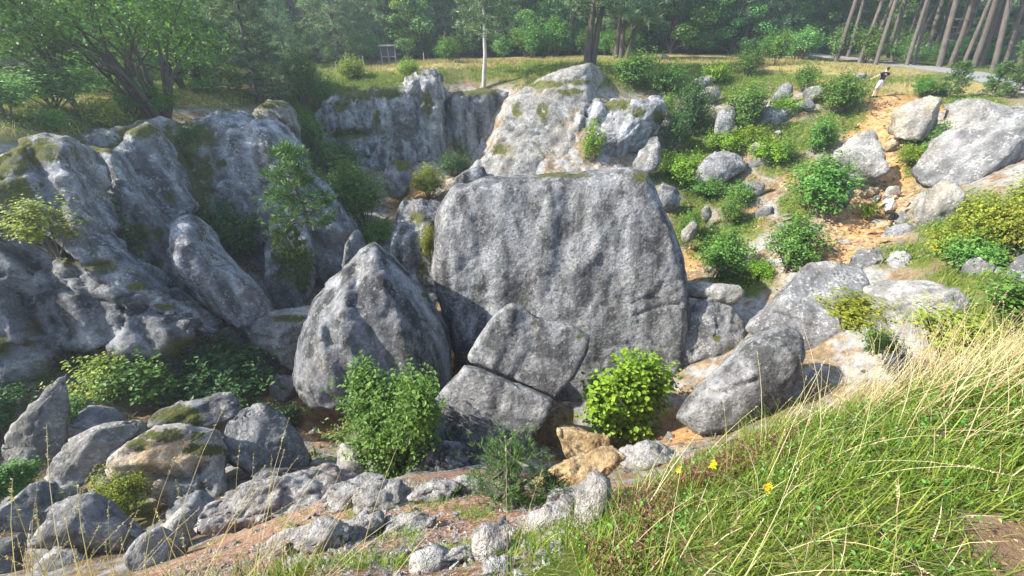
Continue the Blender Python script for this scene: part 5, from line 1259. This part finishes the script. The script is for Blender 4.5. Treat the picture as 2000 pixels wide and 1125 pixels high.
# low leafy ground cover between the stones of the right slope and the gullies
P = ground_points(120000, grng, -22, 28, 12, 42)
pp, _ = project(P)
P = P[(blobs(pp, GRASS) + 1.3 * fbm(P * 0.7, 3, 44) > 0.62) & (P[:, 2] < -2.2)][:26000]
S = Soup(); n = len(P)
leaves(S, P + np.stack([grng.normal(size=n) * .05, grng.normal(size=n) * .05, grng.uniform(0.02, 0.30, n) ** 1.0], 1), np.array([0, -0.2, 1.0]) + grng.normal(size=(n, 3)) * 0.6, grng.uniform(0.05, 0.15, n), grng, 0.6, 0.12)
tag(obj('ground_cover', S.build('ground_cover'), M['leaf_mid']), 'low leafy ground cover on the slopes of the pit', 'plants', kind='stuff')
# ---------------------------------------------------------------- foreground grass and herbs
nrng = np.random.default_rng(123)
def near_points(n, x0, x1, y0, y1, zmin=-2.4):
    P = ground_points(n, nrng, x0, x1, y0, y1)
    P = P[P[:, 2] > zmin]
    pm = on_path(np.concatenate([P[:, :2], np.zeros((len(P), 1))], 1)) & (nrng.random(len(P)) > 0.05)
    pp, _ = project(P)
    bare = (pp[:, 0] < 1120 + 60 * fbm(P * 3, 2, 71)) & (pp[:, 0] > 640) & (P[:, 0] < 0.9)
    return P[~pm & ~(bare & (nrng.random(len(P)) < 0.93))]
def grass_obj(name, label, mat, parts, cat='grass'):
    S = Soup()
    for (B, H, Wd, az, lean, kw) in parts: blades(S, B, H, Wd, az, lean, nrng, **kw)
    return tag(obj(name, S.build(name), M[mat]), label, cat, kind='stuff')
P = near_points(110000, -0.3, 7.5, -0.2, 4.2, -2.6)
d = np.hypot(P[:, 0], P[:, 1])
keep = nrng.random(len(P)) < np.clip(2.6 / d, 0.12, 1) * np.clip(0.75 + 1.0 * fbm(P * 2.2, 3, 4), 0.15, 1)
P = P[keep][:52000]
n = len(P)
hl = np.clip(0.07 + 0.20 * nrng.random(n) ** 1.6 + 0.14 * fbm(P * 1.5, 2, 6), 0.04, 0.45) * np.clip(0.55 + 0.3 * P[:, 1], 0.6, 1.1)
grass_obj('grass', 'green grass on the foreground hump at the lower right', 'grass', [(P, hl, nrng.uniform(0.0022, 0.0052, n), nrng.uniform(0, 6.28, n), nrng.uniform(0.15, 0.95, n), dict(curve=1.5))])
# short turf at the edge of the path
P = near_points(14000, 0.9, 4.5, 0.2, 2.0); n = len(P)
grass_obj('grass', 'short turf beside the brown path', 'grass', [(P, nrng.uniform(0.03, 0.10, n), nrng.uniform(0.002, 0.004, n), nrng.uniform(0, 6.28, n), nrng.uniform(0.2, 0.9, n), dict(seg=2))])
P = near_points(6000, 0.2, 6.0, 0.2, 3.6, -2.6); n = len(P)
grass_obj('dry_grass', 'dead thatch lying between the green grass of the foreground', 'grass_dry', [(P, nrng.uniform(0.06, 0.24, n), nrng.uniform(0.0015, 0.0035, n), nrng.uniform(0, 6.28, n), nrng.uniform(0.5, 0.98, n), dict(seg=2))])
# low leafy herbs
P = near_points(42000, -0.2, 5.5, 0.1, 3.6, -2.5)
P = P[nrng.random(len(P)) < np.clip(0.6 + 2.2 * fbm(P * 1.8, 3, 19), 0, 1)][:20000]
S = Soup(); n = len(P)
C = P + np.stack([nrng.normal(size=n) * .02, nrng.normal(size=n) * .02, nrng.uniform(0.01, 0.14, n)], 1)
leaves(S, C, np.array([0, 0, 1.0]) + nrng.normal(size=(n, 3)) * 0.45, nrng.uniform(0.007, 0.020, n), nrng, 0.75, 0.1, True)
tag(obj('herbs', S.build('herbs'), M['leaf_mid']), 'low round-leaved herbs in the foreground grass', 'herbs', kind='stuff')
# dry stalks with seed heads
def stalks(label, P, H, az, lean, mat='grass_dry', heads=True, w=0.0028, curve=0.6):
    S = Soup(); n = len(P)
    blades(S, P, H, np.full(n, w), az, lean, nrng, curve=curve, seg=5)
    blades(S, P, H, np.full(n, w), az, lean, nrng, curve=curve, seg=5, roll=az)
    if heads:
        dd = np.stack([np.cos(az), np.sin(az), np.zeros(n)], 1)
        per = 16
        s = nrng.uniform(0.86, 1.0, (n, per))
        out = lean[:, None] * (s + curve * s * s) / (1 + curve)
        h = s * np.sqrt(np.clip(1 - (lean * 0.85) ** 2, 0.05, 1))[:, None] - curve * 0.25 * lean[:, None] * s ** 3
        C = P[:, None, :] + dd[:, None, :] * (H[:, None] * out)[:, :, None]
        C[:, :, 2] += H[:, None] * h
        C = C.reshape(-1, 3) + nrng.normal(size=(n * per, 3)) * 0.0022
        leaves(S, C, nrng.normal(size=(n * per, 3)), nrng.uniform(0.006, 0.013, n * per), nrng, 0.28, 0.1)
    return tag(obj('dry_grass', S.build('dry_grass'), M[mat]), label, 'grass', kind='stuff')
P = near_points(18000, 0.9, 7.0, 1.1, 4.2, -2.5)
wgt = np.clip((P[:, 0] - 0.8) / 2.4, 0.06, 1) * np.clip((P[:, 1] - 0.9) / 1.0, 0, 1)
pq, _ = project(P); wgt = wgt * np.clip((pq[:, 0] - 1420) / 260, 0.03, 1) * np.clip((930 - pq[:, 1]) / 120, 0.02, 1)
P = P[nrng.random(len(P)) < wgt][:3300]; n = len(P)
stalks('tall straw-coloured grass stalks along the edge of the right-hand hump', P, nrng.uniform(0.25, 0.72, n), nrng.normal(0.25, 1.1, n), nrng.uniform(0.1, 0.75, n), w=0.003)
P = near_points(800, 0.3, 3.0, 0.5, 2.2, -2.4)[:60]; n = len(P)
stalks('single dry stalks over the foreground grass', P, nrng.uniform(0.3, 0.6, n), nrng.normal(0.3, 1.2, n), nrng.uniform(0.3, 0.95, n), w=0.0022)
P = near_points(420, -2.6, 0.2, 0.50, 1.1, -3.4); n = len(P)
P = P[nrng.random(n) < 0.6]; n = len(P)
stalks('thin pale grass stalks rising at the bottom left', P, nrng.uniform(0.45, 0.95, n), nrng.normal(0.3, 0.8, n), nrng.uniform(0.15, 0.75, n), w=0.0032)
P = near_points(9000, -3.2, 0.6, 0.35, 1.9, -3.0); n = len(P)
P = P[nrng.random(n) < np.clip(0.6 + 1.5 * fbm(P * 2, 2, 33), 0, 1)]; n = len(P)
grass_obj('grass', 'green grass at the bottom left edge', 'grass', [(P, nrng.uniform(0.08, 0.28, n), nrng.uniform(0.003, 0.006, n), nrng.uniform(0, 6.28, n), nrng.uniform(0.1, 0.7, n), {})])
# sparse weeds on the debris slope
P = np.array([hit(nrng.uniform(540, 1150), nrng.uniform(940, 1115)) for _ in range(900)])
P = P[fbm(P * 1.6, 3, 51) > 0.02]
Q = np.repeat(P, 14, 0); n = len(Q); Q = Q + nrng.normal(size=(n, 3)) * np.array([0.04, 0.04, 0]); Q[:, 2] = hz(Q[:, 0], Q[:, 1])
grass_obj('grass', 'sparse weeds on the reddish debris slope', 'grass', [(Q, nrng.uniform(0.03, 0.13, n), np.full(n, 0.004), nrng.uniform(0, 6.28, n), nrng.uniform(0.2, 0.9, n), dict(seg=2))])
# reddish cushion herbs along the edge
xs = nrng.uniform(0.35, 1.9, 9000); ys = 1.25 + 0.65 * (xs - 0.6) + nrng.normal(size=9000) * 0.22
P = np.stack([xs, ys, hz(xs, ys)], 1); P = P[(P[:, 2] > -3.0) & (fbm(P * 2.4, 3, 61) > -0.05)]; n = len(P)
S = Soup()
leaves(S, P + np.stack([np.zeros(n), np.zeros(n), nrng.uniform(0.01, 0.13, n)], 1), np.array([0, 0, 1.0]) + nrng.normal(size=(n, 3)) * 0.6, nrng.uniform(0.010, 0.022, n), nrng, 0.6, 0.1)
blades(S, P[::3], nrng.uniform(0.06, 0.15, len(P[::3])), np.full(len(P[::3]), 0.003), nrng.uniform(0, 6.28, len(P[::3])), nrng.uniform(0, 0.5, len(P[::3])), nrng, seg=2)
tag(obj('herbs', S.build('herbs'), M['herb_red']), 'reddish cushion herbs along the edge of the hump', 'herbs', kind='stuff')
# grey dried mint-like herbs
def dried_herb(label, x, y, H, seed, lean=0.15, mat='herb_grey'):
    rng = np.random.default_rng(seed)
    z = hz(x, y)[0]
    t = thing('dried_herb', label, 'plant', (x, y, z), 0)
    S = Soup(); B = Soup()
    for k in range(4):
        a = rng.uniform(0, 6.28); ln = H * rng.uniform(0.6, 1.0)
        e = np.array([math.cos(a) * lean * ln + 0.08 * ln, math.sin(a) * lean * ln, ln])
        tube(B, [(0, 0, 0), e * 0.5 + rng.normal(size=3) * 0.01, e], [0.004, 0.0032, 0.002], 4)
        for w in np.linspace(0.35, 1.0, 11):
            m_ = 22
            q = e * w + unit(rng.normal(size=(m_, 3))) * (0.020 * (1.25 - w)) * np.array([1, 1, 0.6])
            leaves(S, q, rng.normal(size=(m_, 3)), rng.uniform(0.010, 0.020, m_), rng, 0.6, 0.1)
    obj('flower_whorls', S.build('flower_whorls'), M[mat], t); obj('stems', B.build('stems'), M['twig'], t)
for i, (px, py, hh, lb) in enumerate([(1350, 868, 0.30, 'tall grey seeding herb at the left end of the hump'), (1395, 850, 0.26, 'grey seeding herb in front of the whale-backed rock'), (1440, 828, 0.28, 'pale dried herb below the whale-backed rock crest'),
                                     (1490, 800, 0.30, 'tall dried herb in front of the dome rock'), (1640, 745, 0.36, 'purple-grey dried herb left of the tall straw'), (1690, 735, 0.40, 'grey-brown dried herb in front of the blue-grey rock'), (1750, 720, 0.40, 'dusty dried herb at the left of the tall straw'), (1820, 705, 0.36, 'grey dried herb inside the tall straw'),
                                     (1550, 775, 0.30, 'small dried herb between the two grey herbs on the crest'), (1600, 760, 0.32, 'brownish dried herb in the middle of the hump crest')]):
    p = hit(px, py + 12, 0.6)
    dried_herb(lb, p[0], p[1], hh, 200 + i, 0.22)
# yellow flower spikes
def yellow_flower(label, px, py, seed):
    rng = np.random.default_rng(seed)
    p = hit(px, py + 60, 0.3)
    top = ray(px, py); top = top * ((p[1] - 0.02) / top[1])
    t = thing('yellow_flower', label, 'flower', p)
    h = top - p
    B = Soup(); tube(B, [(0, 0, 0), h * 0.55, h], [0.002, 0.0018, 0.001], 4)
    obj('stem', B.build('stem'), M['grass'], t)
    S = Soup(); n = 46
    q = h + np.stack([rng.normal(size=n) * 0.006, rng.normal(size=n) * 0.006, rng.uniform(-0.035, 0.01, n)], 1)
    leaves(S, q, rng.normal(size=(n, 3)), rng.uniform(0.010, 0.018, n), rng, 0.5, 0.1)
    obj('flower_head', S.build('flower_head'), M['petal'], t)
yellow_flower('leftmost of three yellow flower spikes in the foreground grass', 1328, 915, 1)
yellow_flower('upright middle one of three yellow flower spikes in the foreground grass', 1395, 905, 2)
yellow_flower('rightmost and widest of three yellow flower spikes in the foreground grass', 1503, 948, 3)
# dry bits on the brown path
for i in range(34):
    px, py = nrng.uniform(1860, 1998), nrng.uniform(1000, 1122)
    p = hit(px, py, 0.2)
    S = Soup()
    L_ = nrng.uniform(0.008, 0.022)
    leaves(S, np.array([[0, 0, 0.004]]), np.array([[0.1, 0, 1.0]]), L_, nrng, 0.5, 0.25, True)
    tag(obj('dry_leaf', S.build('dry_leaf'), M['grass_dry'], None, p), 'pale dry leaf scrap lying on the brown path', 'leaf', 'dry scraps on the brown path')
# ---------------------------------------------------------------- people
def skin(name, joints, bones, radii, mat, parent, sub=2):
    names = list(joints)
    me = bpy.data.meshes.new(name)
    me.from_pydata([joints[k] for k in names], [(names.index(a), names.index(b)) for a, b in bones], [])
    o = bpy.data.objects.new(name, me); COL.objects.link(o)
    md = o.modifiers.new('s', 'SKIN'); md.use_smooth_shade = True; md.branch_smoothing = 0.3
    for i, k in enumerate(names):
        sv = me.skin_vertices[0].data[i]
        r = radii[k]; sv.radius = (r, r) if np.isscalar(r) else r
        sv.use_root = (i == 0)
    o.modifiers.new('d', 'SUBSURF').levels = sub
    dg = bpy.context.evaluated_depsgraph_get()
    m2 = bpy.data.meshes.new_from_object(o.evaluated_get(dg))
    bpy.data.objects.remove(o); bpy.data.meshes.remove(me)
    m2.name = name; m2.materials.clear()
    return obj(name, m2, mat, parent)
M['skin'] = plain('skin', (0.55, 0.36, 0.26), 0.6, 0.06)
M['navy'] = plain('navy_cotton', (0.012, 0.016, 0.032), 0.9, 0.3)
M['white_cloth'] = plain('white_cotton', (0.72, 0.72, 0.76), 0.9, 0.1)
M['pale_blue'] = plain('pale_blue_cotton', (0.42, 0.58, 0.66), 0.9, 0.15)
M['black_cloth'] = plain('black_cloth', (0.015, 0.016, 0.018), 0.9, 0.3)
M['hair'] = plain('dark_hair', (0.03, 0.022, 0.016), 0.7, 0.4)
M['hair_brown'] = plain('brown_hair', (0.12, 0.06, 0.03), 0.7, 0.4)
M['shoe'] = plain('dark_shoe', (0.02, 0.02, 0.022), 0.7, 0.3)
M['purple'] = plain('violet_cloth', (0.16, 0.13, 0.30), 0.9, 0.2)
def ellipsoid(S, c, r, seg=12, ring=8):
    V = []; F = []
    for i in range(ring + 1):
        t = math.pi * i / ring
        for j in range(seg):
            a = 2 * math.pi * j / seg
            V.append((c[0] + r[0] * math.sin(t) * math.cos(a), c[1] + r[1] * math.sin(t) * math.sin(a), c[2] + r[2] * math.cos(t)))
    for i in range(ring):
        for j in range(seg):
            F.append((i * seg + j, i * seg + (j + 1) % seg, (i + 1) * seg + (j + 1) % seg, (i + 1) * seg + j))
    S.add(np.array(V), np.array(F))
def person(label, loc, rz, J, clothes, hair, shoes, scale=1.0, hair_mat='hair', short=True):
    """J: joint positions in the figure's own frame, facing -y, metres"""
    t = thing('person', label, 'person', loc, rz, None, scale)
    B = [('hip', 'waist'), ('waist', 'chest'), ('chest', 'neck'), ('neck', 'head'), ('head', 'crown'),
         ('chest', 'sh_l'), ('sh_l', 'el_l'), ('el_l', 'wr_l'), ('wr_l', 'ha_l'), ('chest', 'sh_r'), ('sh_r', 'el_r'), ('el_r', 'wr_r'), ('wr_r', 'ha_r'),
         ('hip', 'hp_l'), ('hp_l', 'kn_l'), ('kn_l', 'an_l'), ('an_l', 'to_l'), ('hip', 'hp_r'), ('hp_r', 'kn_r'), ('kn_r', 'an_r'), ('an_r', 'to_r')]
    for s in 'lr':     # fingers and thumb
        h = np.array(J['ha_' + s]); d = unit(h - np.array(J['wr_' + s])); sd = unit(np.cross(d, [0, 0, 1.0]) + 1e-4); up = unit(np.cross(sd, d))
        for k, (o_, ln) in enumerate(((-0.030, 0.060), (-0.010, 0.075), (0.010, 0.070), (0.028, 0.055))):
            J['f%d_%s' % (k, s)] = tuple(h + sd * o_ + d * ln * 0.55); J['g%d_%s' % (k, s)] = tuple(h + sd * o_ * 1.1 + d * ln - up * 0.018)
            B += [('ha_' + s, 'f%d_%s' % (k, s)), ('f%d_%s' % (k, s), 'g%d_%s' % (k, s))]
        J['th_' + s] = tuple(h - d * 0.02 + sd * 0.055 + d * 0.035); B.append(('ha_' + s, 'th_' + s))
    rad = {}
    for k in J:
        rad[k] = {'hip': (.15, .11), 'waist': (.125, .095), 'chest': (.155, .105), 'neck': .052, 'head': (.075, .088), 'crown': (.068, .075), 'sh': .062, 'el': .042, 'wr': .030, 'ha': (.034, .018), 'hp': .085, 'kn': .058, 'an': .040, 'to': .032, 'th': .010}.get(k.split('_')[0], 0.0095)
    skin('body', J, B, rad, M['skin'], t)
    for (nm, mat, keys, grow) in clothes:
        JJ = {}; RR = {}
        bones = []
        for ch in keys:
            for a, b in zip(ch[:-1], ch[1:]):
                bones.append((a, b))
        for a, b in bones:
            for q in (a, b):
                if q in JJ: continue
                if '>' in q:
                    k1, k2, f = q.split('>'); f = float(f)
                    JJ[q] = tuple(np.array(J[k1]) * (1 - f) + np.array(J[k2]) * f)
                    r1, r2 = [np.atleast_1d(np.array(rad[k], float)) for k in (k1, k2)]
                    RR[q] = float(r1.mean() * (1 - f) + r2.mean() * f) + grow * 1.15
                else:
                    JJ[q] = J[q]; r = rad[q]; RR[q] = r + grow if np.isscalar(r) else (r[0] + grow, r[1] + grow)
        skin(nm, JJ, bones, RR, M[mat], t)
    hd = np.array(J['head']); cr = np.array(J['crown']); ax = unit(cr - hd)
    S = Soup(); ellipsoid(S, cr + np.array([0, 0.022, -0.01]), (0.088, 0.098, 0.085)); ellipsoid(S, hd + np.array([0, 0.045, 0.02]), (0.075, 0.06, 0.085))
    obj('hair', S.build('hair', True), M[hair_mat], t)
    F = Soup()
    for sx in (-1, 1):
        ellipsoid(F, hd + np.array([sx * 0.088, 0.0, 0.0]), (0.012, 0.022, 0.032), 8, 6)
    ellipsoid(F, hd + np.array([0, -0.092, -0.012]), (0.013, 0.018, 0.022), 8, 6)
    obj('ears_and_nose', F.build('ears_and_nose', True), M['skin'], t)
    for s in 'lr':
        S = Soup(); a = np.array(J['an_' + s]); o_ = np.array(J['to_' + s])
        tube(S, [a + (a - o_) * 0.35 + np.array([0, 0, -0.03]), a * 0.5 + o_ * 0.5 + np.array([0, 0, -0.005]), o_, o_ + (o_ - a) * 0.18], [0.042, 0.056, 0.052, 0.03], 8)
        obj('shoe', S.build('shoe', True), M[shoes], t)
    return t
TEE = [('hip>waist>0.25', 'waist', 'chest', 'chest>neck>0.8'), ('chest', 'sh_l', 'sh_l>el_l>0.6'), ('chest', 'sh_r', 'sh_r>el_r>0.6')]
SHORTS = [('hip>waist>0.45', 'hip'), ('hip', 'hp_l', 'hp_l>kn_l>0.85'), ('hip', 'hp_r', 'hp_r>kn_r>0.85')]
TROUS = [('hip>waist>0.5', 'hip'), ('hip', 'hp_l', 'kn_l', 'kn_l>an_l>0.95'), ('hip', 'hp_r', 'kn_r', 'kn_r>an_r>0.95')]
# standing person, seen from behind, arms held out
p1 = hit(1708, 192, 12)
J = {'hip': (0, 0, .95), 'waist': (0.02, 0, 1.12), 'chest': (0.05, 0, 1.36), 'neck': (0.08, 0, 1.52), 'head': (0.10, -.01, 1.63), 'crown': (0.11, 0, 1.72),
     'sh_l': (-.17, 0, 1.43), 'el_l': (-.40, -.02, 1.28), 'wr_l': (-.62, -.06, 1.16), 'ha_l': (-.71, -.08, 1.11), 'sh_r': (.27, 0, 1.42), 'el_r': (.47, -.02, 1.24), 'wr_r': (.34, -.14, 1.10), 'ha_r': (.28, -.18, 1.06),
     'hp_l': (-.09, 0, .88), 'kn_l': (-.15, -.03, .48), 'an_l': (-.24, .02, .09), 'to_l': (-.26, -.15, .04), 'hp_r': (.10, 0, .88), 'kn_r': (.07, -.05, .48), 'an_r': (.06, .03, .09), 'to_r': (.07, -.14, .04)}
person('person in dark T-shirt and pale shorts standing on the ochre trail with arms out', (p1[0], p1[1], p1[2]), math.pi + 0.15, {k: (-v[0], v[1], v[2]) for k, v in J.items()},
       [('t_shirt', 'navy', TEE, 0.022), ('shorts', 'white_cloth', SHORTS, 0.026)], 'hair', 'shoe', 1.0)
# person climbing down, hands on the rocks
p2 = hit(1732, 436, 10)
J = {'hip': (.06, .22, .46), 'waist': (.11, .30, .60), 'chest': (.18, .36, .82), 'neck': (.23, .36, .98), 'head': (.27, .32, 1.08), 'crown': (.28, .33, 1.18),
     'sh_l': (.0, .38, .90), 'el_l': (-.12, .48, .68), 'wr_l': (-.20, .50, .47), 'ha_l': (-.24, .50, .40), 'sh_r': (.36, .38, .84), 'el_r': (.48, .44, .62), 'wr_r': (.58, .42, .44), 'ha_r': (.63, .40, .40),
     'hp_l': (-.04, .18, .43), 'kn_l': (-.14, -.12, .52), 'an_l': (-.20, -.16, .14), 'to_l': (-.24, -.32, .10), 'hp_r': (.14, .18, .41), 'kn_r': (.08, -.16, .44), 'an_r': (.04, -.24, .05), 'to_r': (.04, -.40, .02)}
person('person in white top and black trousers climbing down the ochre gully', (p2[0], p2[1], p2[2]), 0.25, J, [('top', 'white_cloth', TEE, 0.022), ('trousers', 'black_cloth', TROUS, 0.016)], 'hair_brown', 'shoe', 1.08, 'hair_brown')
# child half hidden behind the pale boulder
p3 = hit(1745, 276, 12)
J = {'hip': (0, 0, .62), 'waist': (.05, .02, .76), 'chest': (.16, .0, .98), 'neck': (.26, -.02, 1.14), 'head': (.33, -.06, 1.22), 'crown': (.37, -.06, 1.31),
     'sh_l': (-.02, 0, 1.06), 'el_l': (-.16, -.05, .86), 'wr_l': (-.26, -.12, .70), 'ha_l': (-.31, -.14, .64), 'sh_r': (.32, 0, .98), 'el_r': (.42, -.08, .80), 'wr_r': (.44, -.2, .66), 'ha_r': (.44, -.26, .62),
     'hp_l': (-.10, 0, .58), 'kn_l': (-.14, -.12, .34), 'an_l': (-.16, -.02, .07), 'to_l': (-.18, -.18, .03), 'hp_r': (.09, 0, .58), 'kn_r': (.14, -.14, .34), 'an_r': (.12, -.02, .07), 'to_r': (.12, -.18, .03)}
person('child in light blue top crouching half hidden behind the large pale boulder', (p3[0], p3[1], p3[2]), 0.3, J, [('top', 'pale_blue', TEE, 0.02), ('shorts', 'purple', SHORTS, 0.022)], 'hair', 'white_cloth', 0.98)

# ---------------------------------------------------------------- notice board, posts
M['wood'] = plain('weathered_wood', (0.26, 0.24, 0.215), 0.9, 0.35, 4.0, 0.4, (6, 6, 0.6))
M['wood_dark'] = plain('dark_wood', (0.055, 0.048, 0.045), 0.9, 0.4, 4.0, 0.3)
M['panel'] = plain('notice_panel', (0.035, 0.04, 0.06), 0.5, 0.5, 5.0)
def boxm(name, sx, sy, sz, bev=0.01):
    bm = bmesh.new(); bmesh.ops.create_cube(bm, size=1.0)
    for v in bm.verts: v.co = Vector((v.co.x * sx, v.co.y * sy, v.co.z * sz))
    bmesh.ops.bevel(bm, geom=list(bm.edges), offset=bev, segments=2, affect='EDGES')
    me = bpy.data.meshes.new(name); bm.to_mesh(me); bm.free(); return me
def part(name, sx, sy, sz, loc, mat, par, rot=(0, 0, 0)):
    o = obj(name, boxm(name, sx, sy, sz), M[mat], par, loc); o.rotation_euler = rot; return o
x, y = at_px(761, 126, 52); zg = hz(x, y)[0]
nb = thing('notice_board', 'roofed wooden notice board with two dark panels on the far rim', 'sign', (x, y, zg), -0.25)
for dx in (-0.85, 0, 0.85): part('post', 0.12, 0.12, 1.9, (dx, 0, 0.85), 'wood', nb)
for dx in (-0.425, 0.425): part('panel', 0.70, 0.05, 0.85, (dx, -0.02, 1.28), 'panel', nb)
part('roof', 2.1, 0.55, 0.07, (0, -0.03, 1.86), 'wood', nb, (0.25, 0, 0))
part('bottom_rail', 1.66, 0.06, 0.10, (0, 0.0, 0.79), 'wood', nb)
x, y = at_px(693, 130, 48); zg = hz(x, y)[0]
fr = thing('wooden_frame', 'low wooden rail on posts left of the notice board', 'fence', (x, y, zg), -0.2)
for dx in (-0.95, -0.45, 0.1, 0.65, 1.05): part('post', 0.11, 0.11, 1.25, (dx, 0, 0.55), 'wood', fr)
part('rail', 1.5, 0.10, 0.09, (0.15, -0.11, 1.10), 'wood_dark', fr)
for i, (px, lb) in enumerate([(657, 'leftmost of three short stakes left of the wooden rail'), (664, 'middle one of three short stakes left of the wooden rail'), (671, 'rightmost of three short stakes left of the wooden rail')]):
    x, y = at_px(px, 133, 46.5); zg = hz(x, y)[0]
    st = thing('stake', lb, 'post', (x, y, zg), 0.1 * i)
    S = Soup(); tube(S, [(0, 0, -0.1), (0.02, 0, 0.35), (0.03 - 0.03 * i, 0, 0.70)], [0.05, 0.048, 0.042], 7); obj('shaft', S.build('shaft', True), M['wood'], st)
    S = Soup(); ellipsoid(S, (0.03 - 0.03 * i, 0, 0.70), (0.043, 0.043, 0.02), 7, 4); obj('cap', S.build('cap', True), M['wood'], st)
x, y = at_px(828, 116, 50); zg = hz(x, y)[0]
st = thing('stake', 'single grey stake between the birch and the rim bush', 'post', (x, y, zg))
S = Soup(); tube(S, [(0, 0, -0.1), (0, 0, 0.4), (0.02, 0, 0.95)], [0.06, 0.055, 0.05], 7); obj('shaft', S.build('shaft', True), M['wood'], st)
S = Soup(); ellipsoid(S, (0.02, 0, 0.95), (0.051, 0.051, 0.02), 7, 4); obj('cap', S.build('cap', True), M['wood'], st)
x, y = at_px(1300, 103, 52); zg = hz(x, y)[0]
o = obj('stone', protos[2], M['rock_white'], None, (x, y, zg - 0.05)); o.scale = (0.8, 0.7, 0.75)  # unidentified white shape; a stone mesh stands in for it
tag(o, 'small unidentified white shape on the far edge of the dry clearing', 'stone')

# ---------------------------------------------------------------- air
bm = bmesh.new(); bmesh.ops.create_cube(bm, size=1.0)
for v in bm.verts: v.co = Vector((v.co.x * 300 + 5, v.co.y * 200 + 60, -16.5 + (v.co.z + 0.5) * 62))
me = bpy.data.meshes.new('haze'); bm.to_mesh(me); bm.free()
hm, nt = new_mat('haze'); g = N_(nt)
pv = g.n('ShaderNodeVolumePrincipled')
pv.inputs['Color'].default_value = (0.80, 0.90, 1.0, 1)
pv.inputs['Density'].default_value = 0.0013
pv.inputs['Anisotropy'].default_value = 0.35
o_ = g.n('ShaderNodeOutputMaterial'); g.L(pv.outputs[0], o_.inputs['Volume'])
hz_o = obj('haze', me, hm)
tag(hz_o, 'thin pale haze in the air over the pit', 'haze', kind='stuff')
